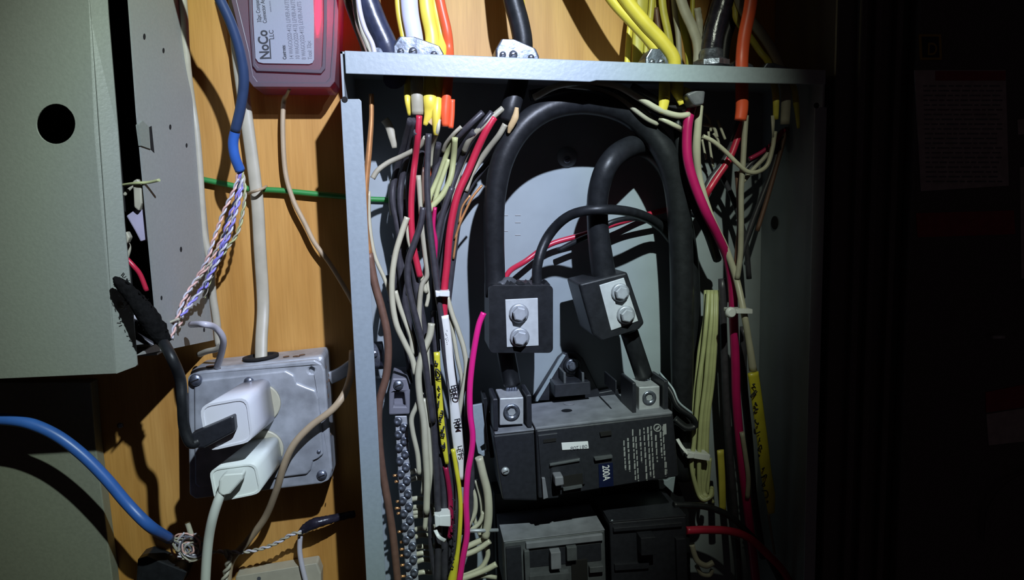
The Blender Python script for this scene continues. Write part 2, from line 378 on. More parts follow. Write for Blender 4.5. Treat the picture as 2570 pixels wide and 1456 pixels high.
# ================================================================== CONNECTORS ON TOP
def clamp(px, top, w, h, label, Y=-.066, screws=True):
    ztop = W(px, top, Y).z; x = W(px, top, Y).x; hw = PX(w, Y)/2
    zb = zt(x)+.0002
    r = empty('cable_clamp', (x, Y+.013, zb), label, 'cable clamp', 'metal cable clamps along the top of the panel box')
    s = (zt(x+hw)-zt(x-hw))*0.6
    MB().prism([(x-hw, zb-s/2), (x+hw, zb+s/2), (x+hw, zb+(ztop-zb)*.45+s), (x+hw*.85, zb+(ztop-zb)*.72+s), (x-hw*.1, ztop), (x-hw*.72, ztop-s*.4), (x-hw, zb+(ztop-zb)*.65)], Y, Y+.020).build('saddle', 'clampm', r, 0.0014, 3)
    MB().prism([(x-hw*.9, zb), (x+hw*.9, zb+s/2), (x+hw*.9, zb+.003+s/2), (x-hw*.9, zb+.003)], Y-.004, Y+.026).build('base_ring', 'clampm', r, 0.0008)
    if screws:
        for k in (-.68, -.2, .62):
            screw((x+hw*k, Y-.0002, zb+(ztop-zb)*(.45 if k < 0 else .35)), .0026 if k != -.2 else .0033, r, 'silver')
    return r
clamp(1048, 92, 122, 45, 'wide shiny zinc clamp holding the pale blue and yellow cables')
clamp(1298, 98, 108, 40, 'zinc clamp gripping the lone black cable on the panel top')
clamp(1668, 122, 100, 30, 'low zinc clamp where the two slanting bright yellow cables enter')
clamp(1868, 150, 62, 30, 'small shaded clamp at the foot of the orange cable right of centre', screws=False)
clamp(1950, 158, 80, 30, 'dark clamp near the right corner holding cream and yellow cables', screws=False)
clamp(955, 118, 60, 30, 'dull clamp at the left corner under the thick dark blue cable', screws=False)
cl = empty('compression_connector', W(1790, 165, -.05), 'round zinc compression fitting at the foot of the black taped cable', 'cable fitting')
cc = W(1785, 165, -.058)
MB().lathe(cc, (0, 0, 1), [(.013, -.002), (.013, .004), (.0095, .006), (.0095, .0115), (.008, .013)], 20).build('collar', 'silver', cl)
MB().lathe(cc+Vector((0, 0, .001)), (0, 0, 1), [(.0155, -.002), (.0155, .002)], 8, False).build('lock_nut', 'silver', cl)

# ================================================================== CABLES ABOVE / ENTERING THE BOX
G1 = 'cables entering the top of the panel'
def inward(pts, Y):                # inside the box the cables lean forward, towards its open front
    out = []
    for p in pts:
        y = p[2] if len(p) > 2 else Y
        if len(p) > 2: Y = y
        if p[1] > 155: y = min(y, -.050-.030*min(1, (p[1]-155)/50.0))
        out.append((p[0], p[1], y)+tuple(p[3:]))
    return out
def cable(m, r, pts, label, Y=-.05, flat=1.0, name='cable', **k):
    if pts[-1][1] > 195 or name != 'cable': pts = inward(pts, Y) if pts[0][0] != 965 else pts
    if pts[0][1] <= -50: pts = [(pts[0][0]+(pts[0][0]-pts[1][0])*2.2, pts[0][1]-190, (pts[0][2] if len(pts[0]) > 2 else Y))]+list(pts)
    return wire(name, m, r, pts, Y, label, 'cable', None, None, flat, 12, **k)
cable('navy', 27, [(900, -70), (922, 0), (945, 60), (968, 110), (985, 165), (990, 200)], 'thick dark blue-black cable sloping into the panel top at its left corner', -.06, .9)
cable('whitew', 6, [(893, -60), (902, 20), (915, 70), (935, 112), (945, 160)], 'thin pale wire lying against the thick dark cable', -.085)
cable('brown', 10, [(862, -60), (872, 0), (893, 60), (915, 118), (930, 180)], 'brown cable leaning left of the thick dark cable above the panel', -.055)
cable('creamd', 6, [(885, -60), (893, 30), (905, 70), (925, 120), (938, 170)], 'thin cream wire between the brown and the dark cable', -.07)
cable('yellow', 8, [(996, -50), (1001, 30), (1012, 90), (1025, 160), (1022, 240), (1027, 290, -.05, 4)], 'narrow yellow cable left of the pale blue one')
cable('paleb', 21, [(1024, -50), (1029, 30), (1040, 95), (1046, 160)], 'broad pale lilac-grey flat cable in the widest clamp', -.055, .6)
cable('creamd', 15, [(1046, 170), (1046, 225), (1048, 288)], 'cut white jacket end hanging below the panel top, dark wires leaving it', -.05, .6, name='cable_end')
cable('yellow', 17, [(1064, -50), (1072, 30), (1084, 95), (1082, 170), (1079, 240), (1078, 282, -.05, 14), (1066, 315, -.05, 5)], 'broad yellow cable just right of the pale lilac one', -.052, .6)
cable('yellow', 13, [(1086, -50), (1094, 30), (1108, 100), (1104, 180), (1096, 270), (1094, 340, -.05, 7)], 'second yellow cable, between the broad yellow and the orange-red', -.048)
cable('orange', 12, [(1094, -50), (1108, 20), (1122, 80), (1127, 135), (1125, 200), (1118, 270), (1117, 318, -.05, 9)], 'orange-red cable left of the bare stretch of plywood', -.052)
cable('orange', 7, [(1135, 250), (1134, 290), (1131, 322)], 'short end of orange jacket beside the red-orange cable inside the panel', -.05, name='cable_end')
cable('tan', 10, [(1118, 275), (1105, 283), (1085, 300), (1077, 310)], 'torn strip of tan kraft paper beside the yellow cable ends', -.06, .4, name='paper_wrap')
bc = empty('black_cable', W(1305, 150, -.05), 'thick black cable with a peeled end, dropping through the middle clamp', 'cable')
wire('jacket', 'black', 25, [(1262, -260), (1280, -60), (1288, 0), (1304, 60), (1312, 110), (1308, 160), (1298, 215, -.074), (1282, 270, -.078), (1272, 305, -.078, 20)], -.055, parent=bc, sides=14)
wire('paper_filler', 'tan', 9, [(1297, 270, -.088, 5), (1293, 295, -.088, 9), (1282, 318, -.086, 8), (1276, 335, -.084, 3)], -.075, parent=bc, flat=.6)
cable('yellow', 8, [(1304, -60), (1308, 0), (1316, 60), (1318, 130), (1316, 170)], 'yellow cable mostly hidden behind the lone black cable', -.03)
cable('yellow', 13, [(1492, -70), (1535, 0), (1580, 50), (1622, 95), (1655, 140), (1665, 170), (1668, 250, -.05, 12)], 'lower of the two bright yellow cables slanting down to the right', -.061)
cable('yellow', 17, [(1528, -70), (1575, 5), (1620, 60), (1662, 105), (1690, 145), (1692, 180), (1700, 225), (1708, 252, -.05, 8)], 'upper and thicker of the two bright yellow slanting cables', -.066)
cable('yellow', 8, [(1598, -50), (1586, 30), (1578, 100), (1574, 170)], 'leftmost straight yellow cable behind the slanting pair', -.03, .6)
cable('yellowo', 20, [(1612, -50), (1610, 30), (1606, 100), (1604, 175)], 'broad flat yellow cable behind the slanting pair', -.026, .35)
cable('yellowo', 8, [(1640, -50), (1634, 30), (1624, 110), (1618, 175)], 'yellow cable right of the broad flat one above the panel', -.03, .6)
cable('yellowo', 7, [(1652, -50), (1648, 30), (1640, 80), (1632, 170)], 'dull olive-yellow cable crossing behind the slanting pair', -.022, .6)
cable('brown', 7, [(1646, 20), (1652, 70), (1664, 110), (1680, 170)], 'short brown wire between two yellow cables above the panel', -.028)
cable('yellowo', 10, [(1660, -50), (1664, 20), (1676, 80), (1684, 130), (1688, 175)], 'olive-yellow cable bending towards the low clamp', -.032, .7)
cable('brown', 10, [(1684, -50), (1686, 40), (1692, 110), (1696, 170)], 'dark brown cable behind the white ones on the right', -.02)
cable('creamd', 14, [(1697, -50), (1716, 20), (1738, 70), (1752, 115), (1752, 170)], 'broad off-white cable slanting right of the yellow bundle', -.05, .6)
cable('creamd', 7, [(1688, -50), (1694, 30), (1702, 90), (1706, 170)], 'narrow off-white cable dropping straight beside the broad off-white one', -.035)
cable('yellowo', 10, [(1700, 10), (1715, 70), (1726, 120), (1732, 175)], 'olive-yellow cable under the broad off-white cable', -.03, .7)
cable('yellowo', 6, [(1740, -50), (1738, 10), (1738, 60)], 'thin olive cable at the top beside the thick black one', -.02)
cable('creamd', 9, [(1750, 20), (1756, 60), (1757, 110, -.05, 5)], 'frayed off-white cable end left of the thick black taped cable', -.04, .5, lumpy=.12)
cable('blackt', 27, [(1832, -60), (1812, 10), (1795, 70), (1786, 120), (1785, 165)], 'thick black taped cable right of the off-white ones', -.055, lumpy=.03)
cable('black', 15, [(1855, -60), (1838, 40), (1820, 100), (1812, 170)], 'second black cable, half hidden behind the thick taped one', -.03)
cable('orange', 17, [(1890, -50, -.075), (1882, 20), (1868, 90, -.074), (1862, 150), (1862, 220), (1862, 270), (1858, 302, -.052, 16)], 'shaded orange-red cable near the right end of the panel top', -.052, .75)
cable('yellowo', 9, [(1842, -50), (1846, 20), (1850, 50), (1880, 90), (1908, 130), (1930, 160), (1946, 230), (1947, 300, -.05, 7)], 'dull yellow cable passing behind the shaded orange one', -.045, .7)
cable('creamd', 13, [(1845, -50), (1862, 20), (1900, 70), (1935, 120), (1958, 170), (1972, 230), (1970, 312, -.05, 12)], 'cream cable ending furthest right inside the panel', -.048, .6)
cable('yellowo', 9, [(1960, 170), (1990, 215), (1998, 260), (2004, 322, -.05, 4)], 'short yellow cable end at the right corner inside the panel', -.045, .6, name='cable_end')
cable('creamd', 6, [(1940, 290), (1940, 345, -.05, 3)], 'ragged cream jacket shred below the yellow cable end', -.05, .5, name='cable_end')
cable('yellow', 15, [(1668, 205), (1667, 250), (1662, 285, -.055, 10)], 'cut yellow jacket end by the grey wires inside the panel', -.055, .6, name='cable_end')
cable('yellow', 11, [(1705, 205), (1704, 240), (1712, 262, -.055, 9)], 'short yellow jacket end with a white wire leaving it', -.06, .7, name='cable_end')
cable('yellow', 10, [(1715, 226), (1730, 235), (1742, 252), (1748, 268, -.06, 4)], 'torn yellow jacket strip bent towards the black rubber end', -.06, .35, name='cable_end')
cable('creamd', 15, [(965, 300, -.045, 10), (975, 315), (985, 345), (990, 372, -.045, 6)], 'shadowed off-white cable end left of the yellow ones inside the panel', -.045, .5, name='cable_end')

# ================================================================== THICK SERVICE CABLES
sc = empty('service_cable', W(1243, 740, -.07), 'thick black service cable arching over from the left connector', 'cable')
wire('jacket', 'black', 30, [(1243, 745, -.068, 27), (1242, 680, -.068, 26), (1240, 600, -.07, 26), (1242, 500, -.072, 27), (1262, 400, -.074, 29), (1310, 320, -.074), (1380, 272, -.072), (1470, 258, -.068), (1560, 278, -.062), (1625, 325, -.058), (1672, 390, -.058, 31), (1698, 480, -.055), (1708, 600, -.052), (1712, 740, -.050), (1712, 880, -.048), (1712, 1010, -.046, 28), (1712, 1200, -.044)], parent=sc, sides=18)
sc = empty('service_cable', W(1510, 700, -.07), 'thick black service cable curving up from the tilted right connector', 'cable')
wire('jacket', 'black', 30, [(1520, 720, -.062, 32), (1508, 640, -.064, 30), (1500, 560, -.066, 27), (1502, 480, -.07, 27), (1528, 410, -.072, 28), (1575, 372, -.058), (1622, 370, -.038, 27), (1672, 420, -.028, 26), (1705, 520, -.024, 25), (1728, 650, -.019), (1735, 800, -.018), (1735, 950, -.018)], parent=sc, sides=18)
wire('black_wire', 'black', 13, [(1348, 730, -.066), (1350, 660, -.066), (1378, 590, -.062), (1432, 540, -.074), (1510, 526, -.084), (1590, 534, -.066), (1650, 562, -.036), (1690, 606, -.022)], label='finger-thick black wire looping from the left connector towards the right cables')
wire('black_wire', 'black', 7, [(1400, 630, -.02), (1450, 604, -.024), (1500, 582, -.03), (1530, 560, -.035), (1580, 548, -.03), (1640, 552, -.02), (1680, 560, -.012)], label='slimmer black wire crossing under the black loop between the connectors')
wire('red_wire', 'red', 7, [(1262, 712, -.04), (1280, 680, -.03), (1320, 655, -.02), (1380, 614, -.018), (1460, 590, -.018), (1540, 564, -.02), (1620, 540, -.012), (1715, 516, -.008)], label='red wire running across the back plate behind both connectors')

# insulated tap connectors
lc = empty('insulated_connector', W(1310, 800, -.06), 'upright black insulated cable connector with two stacked bolts, left one', 'cable connector')
MB().pp(rrect(1228, 716, 1388, 886, 12), -.086, -.045).build('boot', 'black', lc, 0.002, 3)
MB().pp([(1268, 752), (1350, 748), (1352, 868), (1272, 872)], -.0868, -.080).build('face_plate', 'plate', lc, 0.0004)
for px, py, r in ((1302, 786, 22), (1304, 846, 22)): screw(W(px, py, -.0868), PX(r, -.087), lc, 'zinc', 'bolt', hexa=True)
b = MB()
for i in range(9):
    x = random.uniform(1232, 1380); y = 712+random.uniform(-2, 5); b.pp([(x, y), (x+8, y-random.uniform(6, 12)), (x+18, y)], -.083+random.uniform(-.002, .01), -.078+.01)
tag(b.build('trimmed_edge', 'black', lc), kind='stuff')
MB().tube([W(1255, 718, -.078), W(1275, 706, -.07), (W(1300, 712, -.066))], [PX(10, -.07), PX(13, -.07), PX(6, -.07)], lumpy=.15).build('sealant', 'greyb', lc)
rc = empty('insulated_connector', W(1540, 770, -.06), 'tilted black insulated cable connector with two bolts, right one', 'cable connector')
MB().pp([(1452, 712), (1574, 682), (1618, 812), (1606, 826), (1508, 856), (1488, 842)], -.082, -.036).build('boot', 'black', rc, 0.002, 3)
MB().pp([(1504, 716), (1566, 697), (1602, 806), (1534, 830)], -.0828, -.078).build('face_plate', 'plate', rc, 0.0004)
for px, py, r in ((1556, 734, 21), (1570, 790, 21)): screw(W(px, py, -.0828), PX(r, -.083), rc, 'zinc', 'bolt', hexa=True)
def lead(px0, py0, px1, py1, label):
    r = empty('breaker_lead', W(px0, py0, -.06), label, 'cable')
    wire('jacket', 'black', 24, [(px0, py0, -.062), ((px0+px1)/2, (py0+py1)/2, -.06), (px1, py1, -.056)], parent=r)
    for k in (-10, -3, 4, 11):
        wire('strand', 'silver', 5, [(px1+k*.8, py1-6, -.06), (px1+k, py1+26, -.058)], parent=r)
    return r
lead(1268, 872, 1284, 962, 'short black lead from the left connector into the main breaker')
lead(1578, 830, 1616, 944, 'short black lead from the tilted connector into the main breaker')

# ================================================================== MAIN BREAKER
mb = empty('main_breaker', W(1465, 1200, -.06), 'large black two-pole main breaker marked 200A, dusty on top', 'circuit breaker')
MB().pp([(1238, 1092), (1345, 1080), (1352, 1258), (1262, 1256)], -.088, -.030).build('end_block', 'breaker', mb, 0.0015)
MB().pp([(1345, 1080), (1690, 1040), (1704, 1196), (1600, 1212), (1352, 1252)], -.095, -.030).build('housing', 'breaker', mb, 0.0014)
# dusty upper face as a thin deck
def deck(pa, pb, yf, yb, h, name, m, par):
    A = W(*pa, yf); B_ = W(*pb, yf); up = Vector((-(B_.z-A.z), 0, (B_.x-A.x))).normalized()*h
    f = [A, B_, B_+up, A+up]; bk = [Vector((p.x, yb, p.z)) for p in f]
    return MB().hexa(f, bk).build(name, m, par, 0.0006)
deck((1242, 1092), (1344, 1081), -.0885, -.028, .0015, 'top_deck', 'breakerdust', mb)
deck((1344, 1080), (1688, 1040), -.0940, -.028, .0022, 'top_deck', 'breakerdust', mb)
screw(W(1268, 1182, -.088), PX(11, -.09), mb, 'zinc')
MB().pp([(1350, 1092), (1400, 1086), (1402, 1250), (1362, 1254)], -.0965, -.094).build('front_rib', 'breaker', mb, 0.0008)
MB().pp([(1364, 1104), (1396, 1100), (1396, 1108), (1364, 1112)], -.0972, -.096).build('notch', 'hole', mb)
MB().pp([(1506, 1086), (1534, 1082), (1536, 1092), (1508, 1096)], -.0968, -.094).build('notch', 'hole', mb)
lb = MB().pp([(1409, 1112), (1476, 1108), (1478, 1126), (1411, 1130)], -.0958, -.095).build('date_sticker', 'wprint', mb, 0.0003)
text('081208', 1474, 1116, -.0960, 9, 176, 'inkg', mb, 'date_code', 1.2)
MB().pp([(1382, 1163), (1458, 1150), (1466, 1176), (1470, 1216), (1386, 1230), (1380, 1196)], -.0975, -.094).build('handle_surround', 'breaker', mb, 0.0012)
MB().pp([(1380, 1165), (1455, 1152), (1456, 1158), (1380, 1171)], -.0995, -.097).build('surround_lip', 'greyb', mb, 0.0005)
MB().pp([(1412, 1196), (1462, 1188), (1464, 1216), (1414, 1224)], -.0980, -.097).build('handle_slot', 'hole', mb)
MB().pp([(1392, 1198), (1414, 1196), (1416, 1218), (1394, 1222)], -.108, -.097).build('toggle_handle', 'greypl', mb, 0.001)
MB().pp([(1414, 1226), (1462, 1218), (1462, 1224), (1414, 1233)], -.1005, -.097).build('surround_lip', 'greyb', mb, 0.0005)
MB().pp([(1360, 1200), (1368, 1200), (1376, 1250), (1364, 1254)], -.0985, -.096).build('front_tab', 'greypl', mb, 0.0004)
MB().pp([(1492, 1150), (1538, 1144), (1538, 1150), (1494, 1157)], -.0985, -.094).build('surround_lip', 'greyb', mb, 0.0005)
MB().pp([(1502, 1166), (1538, 1162), (1540, 1220), (1504, 1224)], -.0958, -.094).build('rating_tag', 'tag', mb)
text('200A', 1512, 1169, -.0960, 19, 87, 'wprint', mb, 'rating_lettering', .72, .35)
b = MB()
cols = [(1566, 1106, 1180), (1576, 1100, 1184), (1588, 1078, 1205), (1596, 1096, 1208), (1606, 1078, 1162), (1616, 1074, 1206), (1626, 1072, 1196), (1634, 1070, 1200), (1646, 1092, 1160), (1658, 1084, 1150), (1664, 1070, 1196), (1672, 1160, 1188)]
for x, y0, y1 in cols:
    y = y0
    while y < y1:
        l = random.uniform(5, 16); s = random.choice((3, 3, 4))
        dx = (y-y0)*0.06
        b.pp([(x+dx-s*.5, y), (x+dx+s*.5, y), (x+dx+s*.5, min(y+l, y1)), (x+dx-s*.5, min(y+l, y1))], -.0953, -.095); y += l+random.uniform(1.5, 4)
tag(b.build('fine_print', 'print', mb), kind='stuff')
MB().prism(*[[(q.x, q.z) for q in [W(x, y, -.0954) for x, y in ring(1650, 1074, 10)]]], -.0954, -.095, [[(q.x, q.z) for q in [W(x, y, -.0954) for x, y in ring(1650, 1074, 7.5)]]]).build('approval_ring', 'print', mb)
MB().pp([(1645, 1077), (1653, 1069), (1656, 1072), (1648, 1080)], -.0954, -.095).build('approval_mark', 'print', mb)
MB().pp([(1664, 1066), (1672, 1064), (1673, 1090), (1665, 1092)], -.0954, -.095).build('code_patch', 'print', mb)
def terminal(x0, y0, x1, y1, top, sx, sy, sr, name='terminal_lug'):
    Yf = -.080
    t = MB().pp([(x0, y0), (x1, y0-3), (x1, y1-3), (x0, y1)], Yf, -.050).build(name, 'aluminium', mb, 0.0008)
    s = W(sx, sy, Yf); MB().lathe(s, (0, -1, 0), [(PX(sr, Yf), -.001), (PX(sr, Yf), .0012), (PX(sr*.62, Yf), .0016), (PX(sr*.55, Yf), .0002)], 22).build('set_screw', 'silver', t)
    MB().lathe(s+Vector((0, -.0003, 0)), (0, -1, 0), [(PX(sr*.48, Yf), 0), (PX(sr*.48, Yf), .0003)], 6, False).build('hex_socket', 'zinc', t)
    return t
terminal(1254, 1000, 1314, 1068, 980, 1284, 1034, 22)
terminal(1604, 972, 1656, 1032, 950, 1629, 998, 19)
def fin(pts, yf, yb): return MB().pp(pts, yf, yb).build('barrier_fin', 'breaker', mb, 0.0008)
def fin2(x, y0, y1, w):        # upright wall standing out from the deck beside a terminal
    a = W(x, y0, -.086); c = W(x, y1, -.086); hw = PX(w, -.086)/2
    zs = [(a.x-hw, c.z), (a.x+hw, c.z), (a.x+hw, a.z), (a.x-hw, a.z)]
    return MB().prism(zs, -.086, -.052).build('barrier_fin', 'breaker', mb, 0.0012)
fin2(1243, 1000, 1082, 12); fin2(1328, 990, 1074, 12); fin2(1592, 960, 1046, 10); fin2(1672, 955, 1036, 12)
fin2(1546, 955, 990, 4)
# mounting foot and triangular plate above breaker
mp = empty('breaker_mounting_foot', W(1435, 960, -.01), 'dark ribbed mounting foot with one bolt, above the main breaker', 'bracket')
MB().pp([(1338, 1006), (1404, 900), (1420, 886), (1450, 886), (1464, 900), (1505, 985), (1560, 975), (1560, 1000)], -.016, -.006).build('triangular_plate', 'breaker', mp, 0.0008)
MB().pp([(1340, 1008), (1404, 902), (1414, 890), (1420, 892), (1350, 1008)], -.0175, -.014).build('plate_edge', 'steel', mp, 0.0003)
MB().pp([(1392, 966), (1482, 958), (1484, 990), (1392, 998)], -.040, -.012).build('foot_block', 'breaker', mp, 0.001)
for x in (1414, 1460): MB().pp([(x, 935), (x+6, 935), (x+7, 968), (x+1, 968)], -.038, -.014).build('rib', 'greyb', mp, 0.0005)
MB().lathe(W(1434, 918, -.016), (0, -1, 0), [(PX(22, -.02), 0), (PX(22, -.02), .004), (PX(16, -.02), .005)], 20).build('collar', 'breaker', mp)
screw(W(1435, 916, -.021), PX(14, -.02), mp, 'silver', 'bolt', hexa=True)
tag(MB().lathe(W(1428, 1014, -.068), (0, 0, 1), [(.0045, 0), (.0045, .0006)], 16).build('paint_chip', 'greypl'), 'small round pale chip lying on top of the main breaker', 'debris')
br = empty('bus_bracket', W(1210, 1080, -.03), 'pale slotted metal bracket at the left end of the main breaker', 'bracket')
MB().pp([(1186, 1018), (1216, 1012), (1228, 1080), (1226, 1135), (1214, 1146), (1200, 1138), (1190, 1090)], -.050, -.047, [[(1205, 1122), (1219, 1112), (1220, 1130), (1210, 1134)]]).build('plate', 'steel', br, 0.0004)
MB().pp([(1213, 1000), (1222, 998), (1240, 1100), (1240, 1150), (1230, 1150)], -.056, -.030).build('insulator', 'black', br, 0.0006)
hk = empty('retaining_clip', W(1720, 1050, -.04), 'black looped clip sticking out at the right end of the main breaker', 'bracket')
MB().tube([W(1650, 945, -.045), W(1682, 985, -.055), W(1700, 1022, -.062), W(1738, 1050, -.066), W(1742, 1068, -.066), W(1722, 1072, -.066), W(1694, 1050, -.062)], PX(7, -.06), flat=1.6).build('loop', 'black', hk)
MB().tube([W(1655, 935, -.045), W(1688, 975, -.056), W(1704, 1010, -.062), W(1738, 1038, -.067)], PX(3, -.06)).build('edge_strip', 'steel', hk)
tag(MB().pp([(1656, 1206), (1674, 1206), (1696, 1192), (1690, 1238)], -.050, -.047).build('metal_tab', 'steel', None, 0.0004), 'small arrow-shaped grey metal tab under the right end of the main breaker', 'bracket')

# ================================================================== BRANCH BREAKERS
def branch(q, dust, mface, label, det):
    """q: front face quad pixels tl,tr,br,bl"""
    c = W(sum(p[0] for p in q)/4, sum(p[1] for p in q)/4, -.06)
    r = empty('branch_breaker', c, label, 'circuit breaker')
    MB().pp(q, -.088, -.035).build('housing', mface, r, 0.0012)
    A = W(*q[0], -.088); B_ = W(*q[1], -.088); up = Vector((-(B_.z-A.z), 0, B_.x-A.x)).normalized()*.001
    f = [A, B_, B_+up, A+up]; MB().hexa(f, [Vector((p.x, -.036, p.z)) for p in f]).build('top_face', dust, r, 0.0003)
    def uv(u, v):
        a = [q[0][i]*(1-u)+q[1][i]*u for i in (0, 1)]; c_ = [q[3][i]*(1-u)+q[2][i]*u for i in (0, 1)]
        return [a[i]*(1-v)+c_[i]*v for i in (0, 1)]
    for n, m, u0, v0, u1, v1, y in det:
        MB().pp([uv(u0, v0), uv(u1, v0), uv(u1, v1), uv(u0, v1)], y, -.087).build(n, m, r, 0.0006)
    return r
branch([(1264, 1362), (1518, 1332), (1522, 1480), (1270, 1500)], 'breakerdust', 'greyb', 'grey tandem branch breaker under the main breaker, dusty top', [
    ('raised_strip', 'breakerdust', .22, .06, .98, .17, -.091), ('side_cheek', 'breaker', .02, .1, .17, .95, -.090), ('face_recess', 'breaker', .24, .2, .96, .5, -.0885),
    ('toggle_handle', 'breakerdust', .46, .28, .56, .58, -.096), ('toggle_handle', 'greyb', .62, .22, .72, .46, -.094), ('handle_slot', 'hole', .66, .45, .82, .98, -.0892),
    ('raised_strip', 'greyb', .24, .66, .64, .78, -.094), ('raised_strip', 'greyb', .84, .6, .98, .7, -.093), ('end_post', 'greyb', .2, .2, .25, .95, -.093)])
branch([(1530, 1312), (1722, 1296), (1728, 1480), (1536, 1490)], 'breaker', 'breaker', 'black branch breaker in deep shade right of the grey one', [
    ('toggle_handle', 'breaker', .4, .25, .6, .5, -.100), ('raised_strip', 'breaker', .05, .08, .95, .14, -.091), ('raised_strip', 'breaker', .05, .6, .5, .68, -.091), ('end_cap', 'breaker', .86, .3, .98, .9, -.092)])
screw(W(1536, 1308, -.088), PX(5, -.09), bpy.data.objects['branch_breaker.001'])
# black bus insulator behind the breakers
bi = empty('bus_insulator', W(1480, 1270, -.02), 'black moulded carrier behind and between the breakers', 'bus bar')
MB().pp([(1240, 1240), (1700, 1200), (1730, 1290), (1735, 1480), (1250, 1500)], -.034, -.006).build('carrier', 'black', bi, 0.001)
tag(MB().tube([W(1160, 1333, -.075), W(1250, 1331, -.07)], PX(5, -.07)).build('bare_wire', 'zinc'), 'straight dull grey wire leading to the grey branch breaker', 'wire')

# ================================================================== NEUTRAL BAR
nb = empty('neutral_bar', W(1020, 1260, -.055), 'long silver terminal bar crowded with screws, left inside the panel', 'terminal bar')
barpts = [(1006, 1044), (1010, 1120), (1015, 1200), (1022, 1290), (1030, 1380), (1038, 1500)]
def barx(y):
    for (xa, ya), (xb, yb) in zip(barpts, barpts[1:]):
        if ya <= y <= yb: return xa+(xb-xa)*(y-ya)/(yb-ya)
    return barpts[-1][0]
MB().pp([(x-15, y) for x, y in barpts]+[(x+15, y) for x, y in reversed(barpts)], -.062, -.050).build('bar', 'aluminium', nb, 0.0006)
y = 1056; k = 0
while y < 1456:
    sx = barx(y)+(7 if k % 2 else -7)
    c = W(sx, y, -.062); r = PX(10.5, -.062)
    MB().lathe(c, (-0.25, -1, 0.1), [(r, -.001), (r, r*.5), (r*.85, r*.8), (r*.45, r*.7), (r*.1, r*.5)], 12).build('terminal_screw', 'silver', nb)
    y += 16.5; k += 1
nbk = MB().pp([(984, 950), (1020, 950), (1030, 978), (1028, 1040), (976, 1042), (976, 985)], -.064, -.020, [[(990, 985), (1014, 985), (1018, 1020), (988, 1020)]]).build('bracket', 'greypl', nb, 0.0012)
MB().pp([(988, 984), (1016, 984), (1019, 1022), (986, 1022)], -.056, -.052).build('bracket_web', 'greypl', nb)
screw(W(1000, 966, -.064), PX(13, -.065), nb, 'silver', 'mounting_screw')
ORD = ['topmost', 'second from the top', 'third from the top', 'fourth from the top', 'fifth from the top', 'sixth from the top', 'seventh from the top', 'sixth from the bottom', 'fifth from the bottom', 'fourth from the bottom', 'third from the bottom', 'second from the bottom', 'lowest']
G2 = 'white wire ends clamped in the neutral bar'; G3 = 'copper tips poking out of the neutral bar'
for io, yy in enumerate((1188, 1206, 1254, 1274, 1288, 1298, 1332, 1350, 1374, 1392, 1412, 1440)):
    bx = barx(yy); s = random.uniform(-3, 3)
    wire('neutral_wire', 'cream', 6.5, [(bx+10, yy, -.056), (bx+30, yy-4+s, -.058), (bx+52, yy-3+s, -.054), (bx+74, yy-14, -.045)], label='short cream wire end on the right of the silver terminal bar, '+(ORD[io] if io < 6 else ORD[io+1]), group=G2)
for io, yy in enumerate((1193, 1208, 1258, 1275, 1288, 1334, 1360, 1378, 1394, 1418, 1446)):
    bx = barx(yy)
    wire('copper_tip', 'copper', 3.5, [(bx-14, yy, -.057), (bx-22-random.uniform(0, 8), yy+1, -.060)], label='bright copper tip sticking out left of the silver terminal bar, '+(ORD[io] if io < 6 else ORD[io+2]), group=G3)
# grounding bushing near the left wall
gb = empty('conduit_bushing', W(950, 900, -.04), 'zinc conduit locknut low on the left inner wall of the panel', 'cable fitting')
c = W(950, 892, -.045); c.x = XL+.004
MB().lathe(c, (1, 0, 0), [(.014, 0), (.014, .004), (.0115, .005), (.0115, .012), (.009, .0125)], 24).build('ring', 'silver', gb)
screw(c+Vector((.006, -.012, .004)), .003, gb)
tag(MB().pp([(900+40, 1010-60), (960, 950), (965, 1010), (945, 1015)], -.03, -.02).build('wall_tab', 'steel', None, .0005), 'small grey tab on the left inner wall beside the terminal bar', 'bracket')

# ================================================================== LEFT WIRE BUNDLE
def w_(m, r, pts, label, Y=-.06, name=None, group=None, **k):
    q = []; yy = Y
    for p in pts:
        if len(p) > 2: yy = p[2]
        y = yy
        if p[1] < 400 and p[0] < 1300: y = min(yy, yy+(-.082-yy)*min(1, (400-p[1])/70.0))
        q.append((p[0], p[1], y)+tuple(p[3:]))
    pts = q
    return wire(name or {'b': 'black_wire', 'c': 'cream_wire', 'r': 'red_wire'}[m[0]] if name is None and m[0] in 'bcr' else (name or 'wire'), m, r, pts, Y, label, 'wire', group, **k)
wire('ground_wire', 'copper', 7, [(932, 236, -.07, 6), (932, 300), (926, 380, -.07, 7.5), (918, 470), (917, 560), (926, 640, -.07, 9)], -.07, 'bright bare copper rod standing just inside the left flange')
wire('copper_wire', 'copperd', 10, [(926, 636, -.072), (940, 710), (958, 775), (972, 840), (974, 900), (968, 950), (952, 1010), (950, 1080), (958, 1170), (975, 1270), (988, 1360), (1000, 1480)], -.072, 'thick dull copper-brown wire bending along the left flange')
w_('cream', 5, [(925, 480), (927, 560), (940, 640), (965, 700), (980, 745), (985, 800)], 'thin cream wire hugging the copper rod from top to mid height', -.066)
w_('creamd', 6.5, [(1068, 345), (1050, 370), (1010, 392), (975, 408), (948, 428), (935, 448)], 'dull cream wire arching left to the panel wall from the cable ends', -.066, name='cream_wire')
w_('cream', 7.5, [(1022, 545), (1008, 585), (992, 640), (984, 700), (985, 760), (995, 815), (1015, 860), (1034, 900), (1043, 940)], 'cream wire bowing furthest left of the bundle, over dark wires', -.078)
w_('cream', 6, [(1024, 560), (1026, 600), (1038, 640), (1056, 690), (1070, 735)], 'cream wire slanting right under the shiny grey one', -.07)
